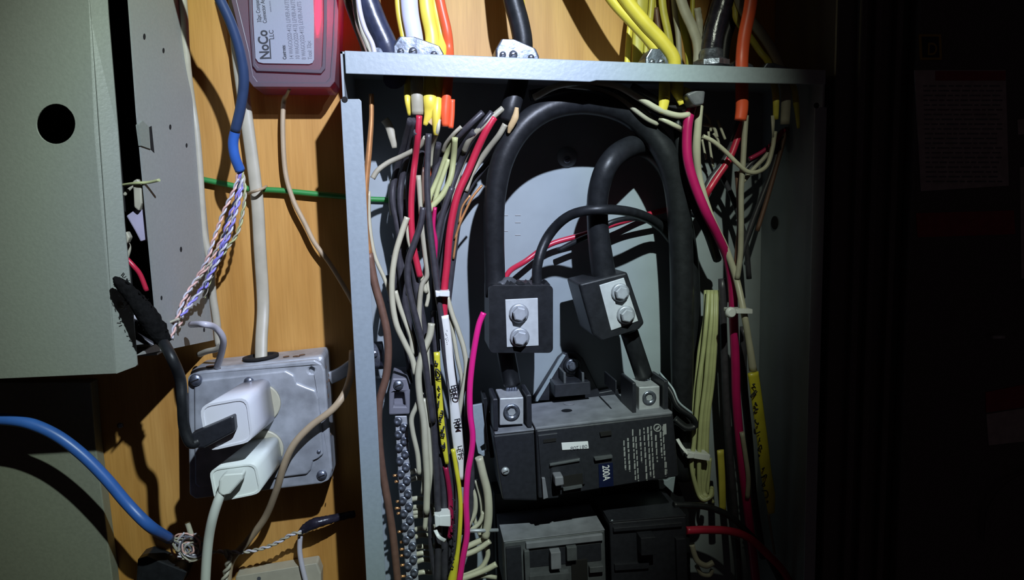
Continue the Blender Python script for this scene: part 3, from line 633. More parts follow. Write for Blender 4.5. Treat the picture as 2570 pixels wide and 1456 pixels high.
w_('creamd', 6.5, [(1050, 440), (1056, 520), (1060, 580), (1067, 640), (1072, 690), (1058, 720), (1052, 790), (1056, 850)], 'cream wire zigzagging down the middle of the left bundle', -.072, name='cream_wire')
w_('cream', 6, [(992, 730), (1005, 775), (1020, 815), (1032, 850), (1035, 890)], 'short cream wire beside the leftmost bowing one', -.07)
w_('cream', 5, [(1068, 600), (1072, 640), (1070, 690), (1075, 740), (1070, 770)], 'thin cream wire between two blacks at mid height', -.068)
w_('cream', 9, [(1083, 812), (1078, 845), (1060, 890), (1050, 940), (1054, 1000), (1064, 1060), (1068, 1130), (1072, 1200), (1070, 1290)], 'widest cream wire bowing left of the yellow tape', -.082)
w_('cream', 5.5, [(1080, 830), (1073, 880), (1075, 930), (1078, 975)], 'short cream wire inside the bow of the widest one', -.076)
w_('cream', 6.5, [(1058, 985), (1045, 1020), (1033, 1050), (1036, 1085), (1048, 1140), (1052, 1190)], 'cream wire branching left to the screws of the bar', -.078)
w_('cream', 6.5, [(1064, 1000), (1072, 1060), (1078, 1130), (1080, 1190), (1072, 1260), (1066, 1330)], 'cream wire running right against the widest one, lower half', -.08)
w_('cream', 5.5, [(1056, 1010), (1060, 1080), (1066, 1170), (1060, 1240)], 'slim cream wire left of the widest one near the bar', -.075)
w_('cream', 6.5, [(1122, 745), (1135, 790), (1150, 830), (1165, 880), (1170, 930), (1158, 1000), (1150, 1050)], 'cream wire bulging right of the white tape flag', -.07)
w_('cream', 5.5, [(1124, 760), (1136, 830), (1148, 900), (1160, 960), (1156, 1020)], 'slimmer cream wire between white tape and the bulging one', -.066)
w_('creamg', 6.5, [(1140, 352), (1122, 385), (1102, 440), (1080, 492), (1072, 530)], 'greenish cream wire, left strand of the looping three', -.062, name='cream_wire')
w_('creamg', 6, [(1126, 400), (1112, 440), (1098, 480), (1088, 520)], 'greenish cream wire, middle strand of the looping three', -.066, name='cream_wire')
w_('creamg', 7.5, [(1142, 345), (1138, 400), (1130, 450), (1110, 490), (1085, 518), (1070, 540)], 'greenish cream wire, right strand curving back of the looping three', -.07, name='cream_wire')
w_('creamd', 6, [(1178, 372), (1160, 415), (1148, 450), (1138, 500), (1132, 540)], 'dull cream wire half hidden left of the long red wire', -.055, name='cream_wire')
w_('creamd', 7.5, [(1262, 272), (1235, 295), (1205, 322), (1178, 352), (1165, 380)], 'pale wire leaving the peeled black cable end to the left', -.062, name='cream_wire')
w_('creamd', 7.5, [(1268, 312), (1252, 340), (1225, 375), (1200, 410), (1182, 440), (1168, 480)], 'pale wire running right of the long red wire from the black cable end', -.066, name='cream_wire')
w_('creamd', 5, [(1158, 318), (1140, 335), (1120, 360), (1112, 380)], 'short pale wire crossing at the orange cable ends', -.06, name='cream_wire')
w_('cream', 5, [(1102, 300), (1098, 330), (1085, 370), (1080, 420)], 'pale wire leaving the second yellow cable', -.058)
w_('cream', 5, [(1010, 400), (1008, 440), (1012, 470), (1018, 500)], 'glint of cream wire deep behind the black ones at upper left', -.04)
w_('cream', 5, [(984, 450), (980, 500), (984, 540)], 'faint cream wire near the back plate, left of the blacks', -.03)
w_('cream', 11, [(1202, 1148), (1212, 1190), (1224, 1240), (1226, 1300), (1218, 1350)], 'stout cream wire left of the main breaker, lower part', -.07)
w_('cream', 6.5, [(1182, 1218), (1192, 1250), (1192, 1285), (1178, 1315), (1168, 1335)], 'short cream wire curving inside the stout one', -.07)
w_('cream', 5, [(1194, 1205), (1206, 1250), (1210, 1290), (1206, 1340)], 'slim cream wire pressed to the stout one', -.06)
w_('cream', 6, [(1214, 1285), (1205, 1310), (1190, 1325), (1165, 1342)], 'cream wire hooking left under the short curved one', -.066)
w_('cream', 5.5, [(1186, 1290), (1196, 1320), (1206, 1345)], 'tiny cream wire crossing the hook near the zip tie height', -.062)
w_('cream', 8, [(1216, 1352), (1195, 1362), (1170, 1374), (1150, 1388)], 'upper of the three cream wires fanning left at the bottom', -.066)
w_('cream', 7.5, [(1230, 1358), (1205, 1376), (1180, 1388), (1150, 1398)], 'middle of the three cream wires fanning left at the bottom', -.072)
w_('cream', 7, [(1220, 1365), (1224, 1395), (1208, 1425), (1180, 1440), (1150, 1450)], 'cream wire curling down and left at the bottom edge', -.066)
w_('cream', 8, [(1246, 1416), (1220, 1430), (1190, 1442), (1150, 1456)], 'lowest cream wire reaching towards the grey branch breaker', -.072)
w_('creamd', 6, [(1246, 1450), (1215, 1446), (1190, 1450), (1160, 1460)], 'dull cream wire end at the bottom edge left of the grey breaker', -.068, name='cream_wire')
# blacks
BL = [
 (8, [(1076, 335), (1073, 400), (1072, 470), (1077, 550), (1088, 650), (1098, 730), (1108, 800), (1116, 880), (1130, 980), (1142, 1080), (1148, 1180), (1148, 1300), (1130, 1470)], -.08, 'long black wire down the middle of the left bundle, in front'),
 (8, [(1212, 282), (1180, 312), (1145, 348), (1110, 395), (1090, 440), (1078, 490)], -.058, 'black wire fanning up right, highest of the left bundle'),
 (8, [(1235, 282), (1205, 320), (1175, 365), (1155, 410), (1130, 480), (1116, 560), (1108, 650), (1112, 740), (1112, 800)], -.06, 'black wire beside the long red one, passing the white tie'),
 (8, [(1062, 520), (1055, 565), (1040, 610), (1026, 650), (1023, 700), (1034, 760), (1052, 830), (1066, 900), (1076, 980), (1086, 1060)], -.084, 'shiny dark grey wire bowing left over the cream ones'),
 (8, [(1135, 470), (1116, 520), (1100, 580), (1092, 650), (1102, 730), (1116, 800), (1126, 900)], -.074, 'black wire with a bright glint between the two red ones'),
 (8, [(1150, 480), (1132, 540), (1118, 620), (1108, 690), (1106, 760), (1110, 850)], -.07, 'black wire left of the long red wire under the white tie'),
 (9, [(1170, 470), (1152, 540), (1140, 620), (1130, 700), (1122, 780), (1124, 850)], -.064, 'black wire right of the long red wire'),
 (8, [(1030, 300), (1012, 370), (992, 440), (985, 500), (996, 560), (1004, 620), (990, 700), (980, 760)], -.045, 'black wire hanging nearest the left wall, behind the cream arch'),
 (8, [(1040, 300), (1028, 370), (1012, 430), (1004, 500), (1012, 570), (1012, 660), (1020, 740)], -.05, 'black wire second from the left wall'),
 (7, [(1060, 380), (1050, 450), (1048, 520), (1040, 590), (1020, 660), (1010, 760), (1020, 850)], -.048, 'black wire behind the short red one'),
 (9, [(1035, 640), (1045, 720), (1060, 800), (1072, 880), (1084, 960), (1090, 1060), (1092, 1150), (1090, 1260)], -.066, 'stout black wire under the cream cross-over'),
 (9, [(1000, 620), (1008, 700), (1022, 790), (1040, 860), (1056, 950), (1068, 1050), (1076, 1150)], -.05, 'black wire filling behind the leftmost cream bow'),
 (8, [(1088, 780), (1092, 860), (1100, 950), (1106, 1050), (1116, 1130), (1130, 1200), (1140, 1300), (1120, 1470)], -.066, 'black wire behind the yellow tape flag'),
 (9, [(1078, 970), (1088, 1060), (1094, 1160), (1098, 1250), (1100, 1340), (1098, 1470)], -.080, 'black wire left of the white wrap near the bottom'),
 (9, [(1086, 1000), (1100, 1100), (1112, 1200), (1116, 1300), (1116, 1470)], -.074, 'black wire under the white wrap near the bottom'),
 (9, [(1110, 1050), (1124, 1150), (1132, 1250), (1134, 1350), (1132, 1470)], -.076, 'black wire against the yellow marked wire at the bottom'),
 (8, [(1180, 900), (1176, 980), (1172, 1060), (1180, 1140), (1184, 1200), (1180, 1280), (1166, 1360), (1150, 1470)], -.07, 'purplish black wire running beside the magenta one'),
 (7, [(1158, 960), (1160, 1060), (1172, 1150), (1170, 1250), (1160, 1340)], -.064, 'black wire right of the white tape flag, low'),
 (7, [(1250, 380), (1215, 420), (1185, 460), (1165, 500), (1150, 560)], -.05, 'brownish black wire slanting behind the pale ones towards the arch'),
 (6, [(1068, 1240), (1078, 1300), (1082, 1380), (1095, 1470)], -.078, 'thin black wire next to the short cream ends at the bottom'),
]
BL += [
 (8, [(1046, 330), (1036, 400), (1026, 470), (1028, 540), (1036, 610), (1046, 700), (1056, 790), (1070, 880)], -.052, 'black wire just left of the short red one'),
 (8, [(1100, 360), (1092, 430), (1098, 500), (1106, 580), (1112, 660), (1118, 740)], -.054, 'black wire behind the greenish strands'),
 (8, [(1190, 330), (1150, 380), (1128, 440), (1118, 520), (1100, 600), (1090, 690), (1092, 780), (1098, 880)], -.056, 'black wire between the greenish strands and the long red one'),
 (9, [(990, 640), (1002, 720), (1024, 800), (1044, 880), (1060, 960), (1062, 1040), (1070, 1140)], -.042, 'deep black wire under the leftmost cream bow, lower run'),
 (9, [(1040, 700), (1048, 780), (1064, 860), (1078, 940), (1096, 1040), (1104, 1160), (1108, 1300)], -.056, 'deep black wire beneath the widest cream wire'),
 (8, [(1130, 600), (1122, 700), (1120, 800), (1132, 900), (1146, 1000), (1158, 1100), (1164, 1220)], -.056, 'deep black wire behind the white tape flag'),
 (7, [(975, 690), (990, 760), (1010, 830), (1024, 900), (1030, 960)], -.036, 'deep black wire nearest the left wall at the screw bracket'),
]
for r, pts, Y, lab in BL: w_('blackw', r, pts, lab, Y)
for i, (pts, Y) in enumerate([([(1000, 430), (1010, 500), (1020, 570), (1025, 650)], -.035), ([(1062, 420), (1060, 500), (1052, 560), (1046, 630)], -.042)]):
    w_('brown', 10, pts, ['brown shaded wire deep in the left bundle', 'brown shaded wire behind the two reds'][i], Y, name='brown_wire')
w_('red', 8, [(1052, 290), (1049, 340), (1042, 400), (1036, 450), (1032, 510), (1033, 570), (1038, 620), (1046, 660), (1054, 695)], 'short red wire dropping left of the black middle wire', -.072)
lr = w_('red', 9.5, [(1240, 295), (1222, 325), (1200, 370), (1175, 430), (1152, 480), (1138, 530), (1128, 590), (1122, 660), (1115, 730), (1114, 800)], 'long bright red wire curving through the white tie', -.078)
w_('crimson', 5, [(1092, 520), (1088, 570), (1094, 610), (1090, 670)], 'small glossy crimson wire between blacks at mid height', -.077, name='red_wire')
w_('orange', 6, [(1088, 400), (1085, 450), (1082, 500), (1090, 540)], 'faint orange wire behind the looping greenish three', -.05, name='orange_wire')
w_('magenta', 8, [(1214, 785), (1202, 815), (1192, 865), (1184, 920), (1179, 980), (1180, 1040), (1186, 1090), (1184, 1130), (1174, 1190), (1170, 1260), (1172, 1340), (1162, 1400), (1150, 1480)], 'bright magenta wire bowing right of the bundle beside the main breaker', -.084, name='magenta_wire')
w_('darkred', 7, [(1118, 1170), (1128, 1230), (1132, 1300), (1128, 1350)], 'dark maroon wire beside the yellow marked wire', -.078, name='maroon_wire')
for i, pts in enumerate([[(1210, 465), (1186, 495), (1168, 530), (1154, 562), (1142, 600)], [(1180, 490), (1160, 520), (1152, 560)], [(1146, 588), (1143, 612), (1138, 650)]]):
    w_('copper', [3.2, 2.6, 3][i], pts, ['longest hair-thin bare copper wire right of the reds', 'upper short hair-thin copper wire right of the reds', 'lower short hair-thin copper wire right of the reds'][i], -.068, name='copper_wire')
# tape flags
tf = wire('tape_flag', 'wtape', 14, [(1114, 792, -.081, 12), (1122, 850), (1128, 920), (1138, 1000), (1146, 1080, -.081, 15), (1152, 1140, -.081, 13), (1158, 1205, -.081, 5)], -.081, 'long white tape flag on the red wire, hand-lettered in black marker', 'tape label', flat=.45)
text('BED', 1131, 968, -.0862, 16, 80, 'ink', tf, 'marker_lettering', .95, .4)
text('RM', 1140, 1052, -.0862, 15, 80, 'ink', tf, 'marker_lettering', 1.0, .4)
text('LTS', 1148, 1120, -.0864, 12, 80, 'ink', tf, 'marker_lettering', 1.1, .3)
text('- ,...', 1118, 828, -.0862, 10, 80, 'inkg', tf, 'faded_marks', 1.5)
def squiggle(par, x0, y0, x1, y1, wd, Y, n, m='ink', r=2.0):
    b = MB()
    for i in range(n):
        t = i/n; cx = x0+(x1-x0)*t; cy = y0+(y1-y0)*t; s = (y1-y0)/n
        p = [W(cx+random.uniform(-wd, wd), cy+s*random.uniform(0, .9), Y) for _ in range(4)]
        b.tube(p, PX(r, Y), 5, flat=.3, sub=4)
    return tag(b.build('marker_scribble', m, par), kind='stuff')
yt = wire('tape_flag', 'ytape', 10, [(1096, 884, -.083, 8), (1099, 950), (1104, 1010), (1108, 1060), (1114, 1110), (1122, 1165, -.083, 5)], -.083, 'yellow tape flag with black scribble left of the white one', 'tape label', flat=.5)
squiggle(yt, 1099, 905, 1112, 1130, 7, -.0865, 11)
yw = wire('marked_wire', 'ytape', 10, [(1137, 1128, -.084, 6), (1144, 1170), (1152, 1220), (1156, 1270), (1154, 1330), (1148, 1390), (1136, 1450, -.084, 12), (1134, 1462)], -.084, 'glossy yellow tape-wrapped wire bowing at the bottom of the bundle', 'wire')
squiggle(yw, 1140, 1240, 1136, 1430, 5, -.0885, 9)
def tie(c, w, h, label, Y, tail=None, ang=0, group=None):
    r = empty('cable_tie', W(c[0], c[1], Y), label, 'cable tie', group)
    x, y = c; a = math.radians(ang)
    rot = lambda u, v: (x+u*math.cos(a)-v*math.sin(a), y+u*math.sin(a)+v*math.cos(a))
    MB().pp([rot(-w/2, -h*.42), rot(w/2, -h*.5), rot(w/2, h*.5), rot(-w/2, h*.42)], Y, Y+.014).build('strap', 'tie', r, 0.0008)
    MB().pp([rot(-w/2-3, -h*.55), rot(-w*.2, -h*.4), rot(-w*.2, h*.4), rot(-w/2-1, h*.6)], Y-.002, Y+.004).build('head', 'tie', r, 0.0008)
    if tail: MB().tube([W(px, py, yy) for px, py, yy in tail], PX(5, Y), flat=.3).build('tail', 'tie', r)
    return r
tie((1112, 738), 34, 15, 'white nylon tie around the long red wire and its blacks', -.089)
tie((1112, 1308), 38, 30, 'wide white wrap around the black wires near the bottom', -.090, [(1092, 1330, -.088), (1102, 1348, -.092), (1118, 1358, -.088)])

# ================================================================== RIGHT SIDE WIRES
w_('crimson', 14, [(1744, 258, -.075, 9), (1730, 290, -.078, 13), (1724, 340), (1726, 400), (1742, 460), (1770, 530), (1800, 590, -.07, 12), (1826, 650, -.06), (1838, 720, -.055), (1842, 820, -.055), (1846, 920, -.055), (1848, 1000), (1856, 1100), (1864, 1180), (1874, 1260), (1886, 1360), (1900, 1480)], 'thick crimson wire sweeping from top right down the right side', name='red_wire')
rs = empty('rubber_cable_end', W(1765, 240, -.07), 'grey-black rubber cable end from which a thick cream wire hangs', 'cable')
MB().pp([(1722, 235), (1752, 222), (1772, 226), (1768, 262), (1744, 266)], -.092, -.070).build('jacket', 'rubberend', rs, 0.002, 3)
w_('cream', 12, [(1757, 254, -.074, 10), (1752, 310), (1748, 380, -.070, 11), (1756, 450, -.064, 9), (1785, 545), (1820, 620), (1848, 700), (1866, 780, -.075), (1880, 860), (1890, 930, -.075, 11)], 'thick cream wire hanging beside the crimson one on the right', name='cream_wire')
w_('black', 12, [(1700, 300, -.06), (1706, 370, -.062), (1716, 440), (1740, 510), (1775, 580), (1800, 650, -.04)], 'glossy black wire pressed left of the crimson one', name='black_wire')
w_('blackw', 10, [(1858, 300, -.056), (1840, 360), (1815, 410), (1785, 450), (1765, 490), (1740, 540, -.04)], 'black wire slanting down left from the shaded orange cable', name='black_wire')
w_('red', 9, [(1866, 305, -.06), (1850, 350), (1830, 400), (1800, 445), (1775, 485), (1760, 520, -.045)], 'dark red wire slanting down left from the shaded orange cable', name='red_wire')
w_('creamd', 7.5, [(1872, 290, -.066), (1868, 350), (1864, 420), (1860, 480), (1860, 560), (1858, 640), (1850, 700)], 'dull cream wire dropping straight from the shaded orange cable', name='cream_wire')
w_('copperd', 7, [(1850, 430, -.058), (1855, 500), (1856, 570), (1850, 640), (1846, 700)], 'reddish brown wire left of the straight dull cream one', name='brown_wire')
w_('cream', 6, [(1764, 342, -.07), (1790, 355), (1820, 380), (1850, 410), (1875, 430), (1900, 432), (1925, 415), (1938, 375), (1945, 330)], 'cream wire swagged between the crimson wire and the right cable ends', -.07)
w_('creamd', 6, [(1938, 372, -.062), (1915, 400), (1890, 425), (1870, 450), (1860, 460)], 'cream wire meeting the swag from the right cable ends', name='cream_wire')
w_('blackw', 6, [(1962, 330, -.055), (1935, 365), (1900, 395), (1875, 420), (1860, 440)], 'black wire from the far right cable ends, upper', name='black_wire')
w_('darkred', 6, [(1968, 325, -.058), (1945, 355), (1915, 380), (1880, 400)], 'maroon wire from the far right cable ends', name='maroon_wire')
w_('copperd', 6, [(1975, 320, -.05), (1962, 370), (1945, 430), (1925, 500), (1900, 580)], 'dim brownish wire sinking along the right inner wall', name='brown_wire')
w_('blackw', 7, [(1960, 340, -.045), (1940, 420), (1910, 500), (1880, 580), (1850, 680)], 'dim black wire beside the brownish one on the right', name='black_wire')
w_('cream', 8.5, [(1340, 245, -.05), (1400, 215, -.06), (1480, 206, -.072), (1545, 215, -.078, 8), (1600, 244, -.08), (1655, 276, -.08), (1700, 290, -.08), (1730, 288, -.08)], 'bright cream wire arcing high above the black arch', name='cream_wire')
w_('creamd', 6, [(1420, 215, -.055), (1500, 225, -.066), (1556, 248, -.07), (1595, 278, -.072), (1625, 300, -.072), (1650, 312, -.07)], 'lower pale wire arcing above the black arch', name='cream_wire')
w_('cream', 6.5, [(1655, 296, -.074), (1675, 306, -.076), (1702, 320, -.074), (1718, 330, -.06)], 'stub of cream wire under the high arc beside the crimson wire', name='cream_wire')
w_('blackw', 8, [(1586, 214, -.07), (1625, 236, -.074), (1665, 258), (1705, 268), (1738, 262)], 'blue-grey wire arcing above the bright cream one', name='black_wire')
w_('blackw', 7, [(1540, 232, -.068), (1590, 262), (1630, 290), (1650, 315)], 'dark wire between the two cream arcs', name='black_wire')
w_('whitew', 6, [(1706, 246, -.07), (1712, 262), (1720, 280)], 'tiny white wire leaving the short yellow jacket end', name='white_wire')
w_('black', 14, [(1330, 240, -.030), (1420, 226, -.030), (1520, 232), (1620, 262), (1690, 310), (1745, 380, -.030)], 'dark cable hidden in shade above the arch', name='black_wire')
# small frayed ground strands behind the crimson/cream pair
for i, pts in enumerate([[(1766, 284), (1780, 300), (1784, 330)], [(1762, 312), (1790, 320), (1800, 345)], [(1778, 330), (1782, 370), (1790, 420)], [(1800, 300), (1812, 330), (1820, 350)], [(1790, 335), (1802, 352), (1806, 375)], [(1762, 350), (1768, 380), (1772, 400)]]):
    w_('creamd', [3.6, 4.4, 3.4, 3.6, 3.2, 3][i], pts, ['bent frayed strand touching the thick cream wire, highest in the tangle', 'frayed strand reaching furthest left-to-right in the tangle by the cream wire', 'longest frayed strand hanging straight down in the tangle', 'upper right frayed strand of the tangle below the yellow ends', 'lower right frayed strand of the tangle', 'shortest frayed strand, low against the thick cream wire'][i], -.05, name='cream_wire', group='frayed cream strands right of the crimson wire')
w_('blackw', 7, [(1800, 420, -.03), (1840, 500), (1870, 600), (1880, 700)], 'faint black wire low behind the right hand tangle', name='black_wire')
# shaded holes / greenish cream bundle
gx = [0, 7, 14, 21, 28, 35, 42, 10, 24]
lab9 = ['leftmost', 'second from the left', 'third from the left', 'middle', 'fifth from the left', 'sixth from the left', 'rightmost', 'front left', 'front right']
for i, g in enumerate(gx):
    Y = -.05 if i < 7 else -.058; k = g/42.0
    j = random.uniform(-2, 2)
    end = [(1745+g*.5, 1235-abs(k-.5)*10, Y), (1760+g*.4, 1256-k*8, Y-.004), (1778+g*.2, 1250-k*8, Y-.004), (1786, 1236-k*12, Y+.004)]
    w_('creamg', 6.2, [(1772+g*.62, 730, Y+.01), (1768+g*.7+j, 800, Y), (1756+g*.9, 880, Y), (1746+g+j, 960, Y), (1738+g*.95, 1040, Y), (1732+g*1.0, 1110, Y), (1726+g*1.15+j, 1170, Y)]+end, 'greenish cream wire, %s of the tied hank beside the main breaker' % lab9[i], Y, name='cream_wire')
w_('creamg', 5, [(1782, 1150, -.046), (1778, 1200), (1776, 1235), (1790, 1262)], 'loose inner curl of greenish wire at the foot of the tied hank', -.046, name='cream_wire')
tie((1755, 1146), 56, 16, 'pale tie gripping the greenish wire hank', -.064, [(1728, 1140, -.066), (1712, 1122, -.062), (1700, 1102, -.056)], 8)
tie((1862, 782), 56, 12, 'pale round-headed tie holding crimson and cream wires at right', -.082)
MB().lathe(W(1832, 784, -.083), (0, -1, 0), [(PX(15, -.083), 0), (PX(15, -.083), .002), (PX(10, -.083), .004)], 16).build('round_head', 'tie', bpy.data.objects['cable_tie.003'])
ry = wire('tape_flag', 'ytape', 17, [(1890, 935, -.078, 16), (1898, 990), (1906, 1050), (1914, 1110), (1922, 1180), (1932, 1240), (1936, 1288, -.078, 10)], -.078, 'dim yellow tape flag with black marker scribble on the right side', 'tape label', flat=.4)
squiggle(ry, 1890, 955, 1924, 1275, 9, -.0835, 14)
wire('tape_flag', 'yellowo', 10, [(1808, 1130, -.05), (1812, 1200), (1814, 1285)], -.05, 'narrow dim yellow tape strip right of the tied hank', 'tape label', flat=.4)
w_('creamd', 6.5, [(1862, 1085, -.06), (1872, 1150), (1878, 1200), (1876, 1250)], 'greyish white wire hugging the crimson one low on the right', name='cream_wire')
w_('creamd', 3.5, [(1928, 1290, -.05), (1936, 1340), (1944, 1390)], 'thin pale wire below the dim yellow flag', name='cream_wire')
w_('black', 9, [(1690, 1268, -.07), (1730, 1268), (1780, 1274), (1830, 1295), (1870, 1330), (1920, 1385), (1960, 1460)], 'black wire arching right from the black branch breaker', name='black_wire')
w_('red', 11, [(1722, 1332, -.072), (1770, 1330), (1830, 1333), (1880, 1350), (1930, 1395), (1970, 1440), (1990, 1490)], 'red wire leaving the black branch breaker to the right', name='red_wire')
w_('creamd', 8, [(1736, 1366, -.06), (1742, 1390), (1752, 1410), (1772, 1420), (1790, 1412)], 'cream wire hooking beside the black branch breaker', name='cream_wire')
w_('creamd', 6, [(1748, 1420, -.055), (1760, 1440), (1780, 1444), (1788, 1430)], 'lower cream curl beside the black branch breaker', name='cream_wire')
w_('blackw', 10, [(1812, 700, -.045), (1816, 850), (1822, 1000), (1832, 1150), (1845, 1300), (1855, 1480)], 'dim black wire between the hank and the crimson wire', name='black_wire')
w_('blackw', 10, [(1866, 820, -.045), (1866, 950), (1880, 1100), (1892, 1250), (1915, 1400)], 'dim black wire right of the crimson one', name='black_wire')

# ================================================================== LEFT: WIRES ON PLYWOOD
wire('green_wire', 'green', 7, [(505, 450), (560, 461), (625, 474), (700, 478), (780, 486), (850, 492), (925, 500), (990, 502)], -.006, 'green ground wire crossing the plywood behind the other cables', 'wire')
wire('white_wire', 'jacket', 9, [(452, -50, -.02, 13), (460, 60, -.02, 12), (468, 160, -.018, 10), (480, 250, -.012, 9), (492, 330), (500, 420), (506, 520), (512, 590), (528, 660), (534, 740), (543, 800), (550, 870, -.012)], -.012, 'old cream cable running down beside the beige enclosure', 'wire', flat=.8)
wire('jacketed_cable', 'jacket', 15, [(588, -50), (596, 120), (612, 250), (630, 380), (645, 500), (652, 620), (660, 760), (656, 850, -.022), (655, 905, -.03)], -.010, 'flat white cable entering the top of the metal outlet box', 'cable', flat=.45)
wire('beige_wire', 'beigew', 6.5, [(727, 222, -.03, 4), (720, 238, -.02, 4), (712, 256, -.012, 6), (710, 330), (716, 430), (735, 500), (765, 560), (790, 610), (830, 665), (875, 740), (900, 790)], -.010, 'thin beige wire hanging from the clear plastic box', 'wire')
bl = empty('blue_network_cable', W(603, 426, -.03), 'blue network cable hanging with its coloured pairs untwisted', 'cable')
wire('jacket', 'blue_shaded', 12, [(420, -330, -.09), (525, -60, -.09), (550, -5, -.085), (580, 60, -.08), (602, 130, -.075), (612, 200, -.07), (604, 270, -.065), (590, 330, -.06)], parent=bl, sides=14)  # upper run in the darkened blue, its shade put into the colour
wire('jacket', 'blue', 12, [(591, 326, -.06), (585, 360, -.058), (590, 395, -.055), (603, 428, -.05)], parent=bl, sides=14)
for pr, r, pts in ((('violet', 'whitew'), 3.0, [(606, 425, -.05), (606, 470), (592, 530, -.055), (574, 590), (548, 650), (522, 700), (492, 745), (455, 795, -.07)]),
                   (('pinkish', 'whitew'), 2.7, [(600, 425, -.05), (590, 470), (562, 530), (540, 590), (520, 650), (490, 705), (462, 750, -.06), (444, 800, -.065), (430, 850, -.07)]),
                   (('pinkish', 'jacket'), 2.5, [(603, 428, -.05), (600, 480), (580, 545), (556, 600), (520, 670), (482, 720), (466, 770), (450, 820, -.07)]),
                   (('violet', 'navy'), 2.8, [(604, 428, -.05), (596, 490), (570, 560), (556, 620), (530, 680), (515, 725, -.06)]),
                   (('creamg', 'jacket'), 2.5, [(608, 426, -.05), (615, 480), (610, 530), (596, 585), (566, 628), (545, 662), (524, 710), (512, 748)])):
    twisted('p', pr, r, pts, -.055, parent=bl, turns_px=21)
st_ = empty('cable_staple', W(645, 477, -.004), 'small dull staple pinning the flat white cable over the green wire', 'staple')
MB().tube([W(622, 486, -.002), W(630, 483, -.016), W(646, 478, -.022), W(660, 473, -.016), W(668, 468, -.002)], PX(3.5, 0), 8).build('strap', 'beigew', st_)
bl2 = empty('blue_network_cable', W(425, 1350, -.03), 'thick blue network cable crossing the lower left corner', 'cable')
wire('jacket', 'blue', 14, [(-700, 1180, -.06), (-300, 1080, -.06), (-60, 1055, -.06), (0, 1052), (70, 1062), (140, 1092), (205, 1140), (265, 1200), (320, 1265), (375, 1320), (425, 1352, -.035, 13)], -.055, parent=bl2, sides=14)
# tangle of loosened pairs
tg = bl2
for i in range(26):
    a = random.uniform(0, 6.28); pts = [(425, 1350, -.034)] if i % 3 == 0 else []
    cx, cy = 475+random.uniform(-10, 14), 1376+random.uniform(-8, 10); rr = random.uniform(10, 38)
    for k in range(5): pts.append((cx+rr*math.cos(a+k*1.3), cy+rr*.95*math.sin(a+k*1.3), -.028-.004*math.sin(k+i)))
    wire('strand', random.choice(['pinkish', 'whitew', 'pinkish', 'creamd', 'inkg']), 2.4, pts, parent=bl2, sides=6)
twisted('twisted_pair', ('creamd', 'whitew'), 3, [(500, 1388, -.025), (560, 1384), (610, 1386), (660, 1376), (700, 1360), (730, 1342), (756, 1336)], -.022, 'thin twisted cream pair stretched to the black taped splice', turns_px=18)
twisted('twisted_pair', ('creamd', 'jacket'), 5, [(560, 1384, -.025), (574, 1396), (572, 1420), (564, 1450), (560, 1490)], -.022, 'thicker twisted cream pair hanging off the bottom edge', turns_px=22)
wire('stray_wire', 'cream', 6.5, [(470, 1312), (476, 1330), (483, 1352)], -.03, 'short cream wire end standing up from the tangle', 'wire')
sp = wire('taped_splice', 'blackt', 14, [(752, 1340, -.02, 6), (764, 1328, -.02, 12), (790, 1314, -.022, 14), (820, 1306, -.02, 12), (850, 1298, -.015, 10), (890, 1290, -.01, 9)], -.02, 'glossy black taped splice at the foot of the plywood', 'splice', sides=12, lumpy=.08)
wire('white_wire', 'whitew', 6.5, [(754, 1342, -.018), (752, 1380), (758, 1420), (770, 1470)], -.018, 'white wire hanging from the black taped splice', 'wire')
wire('beige_cable', 'beigew', 9, [(885, 880, -.022), (882, 930, -.03), (872, 970, -.05), (856, 1002, -.06), (830, 1032, -.062), (780, 1070, -.062), (738, 1115, -.062), (712, 1170, -.058), (694, 1230, -.05), (665, 1300, -.035), (620, 1360, -.025), (580, 1410, -.02), (570, 1480)], label='beige cord sweeping over the outlet box corner and down left', cat='cord')
wire('flat_strap', 'zinc', 16, [(826, 950), (858, 935), (900, 905)], -.018, 'flat dim grey strap between outlet box and panel', 'strap', flat=.2)

# ================================================================== ENCLOSURE (left)
en = empty('telecom_enclosure', W(540, 860, 0), 'beige metal wall enclosure, half open, with wires inside', 'cabinet')
YE = -.086
yb_ = -.002
pA, pB, pC = W(390, 760, YE), W(541, 760, yb_), W(325, 0, YE)
pn = (pB-pA).cross(pC-pA).normalized()
if pn.x < 0: pn = -pn
def wallpt(px, py):        # point on the enclosure's right side, which flares towards the wall
    r = ROT @ Vector((px-CX, py-CY, F)); return CAM+r*((pA-CAM).dot(pn)/r.dot(pn))
def plate(pts, t0, t1):
    b = MB(); P = [wallpt(*p) for p in pts]; n = len(P)
    b.add([p+pn*t1 for p in P]+[p+pn*t0 for p in P], [tuple(range(n)), tuple(reversed(range(n, 2*n)))]+[(i, (i+1) % n, n+(i+1) % n, n+i) for i in range(n)]); return b
xe = pA.x; zT = 0.30; zB = W(392, 892, YE).z
plate([(302, -260), (430, -290), (462, 0), (500, 350), (541, 760), (545, 852), (420, 878), (346, 892), (398, 860), (390, 760), (345, 280), (325, 0)], -.0014, 0).build('side_panel', 'beige2', en)
for px, py, rr in ((362, 92, 7), (410, 127, 6), (427, 319, 6), (468, 365, 5), (454, 626, 6), (405, 748, 5), (512, 828, 5)):
    plate([(px+rr*.45*math.cos(k*.7854), py+rr*1.15*math.sin(k*.7854)) for k in range(8)], -.0003, .0002).build('punched_hole', 'hole', en)  # black discs in place of real openings, shade as colour
plate([(368, 322), (380, 316), (387, 384), (372, 370)], -.0003, .0002).build('latch_slot', 'hole', en)
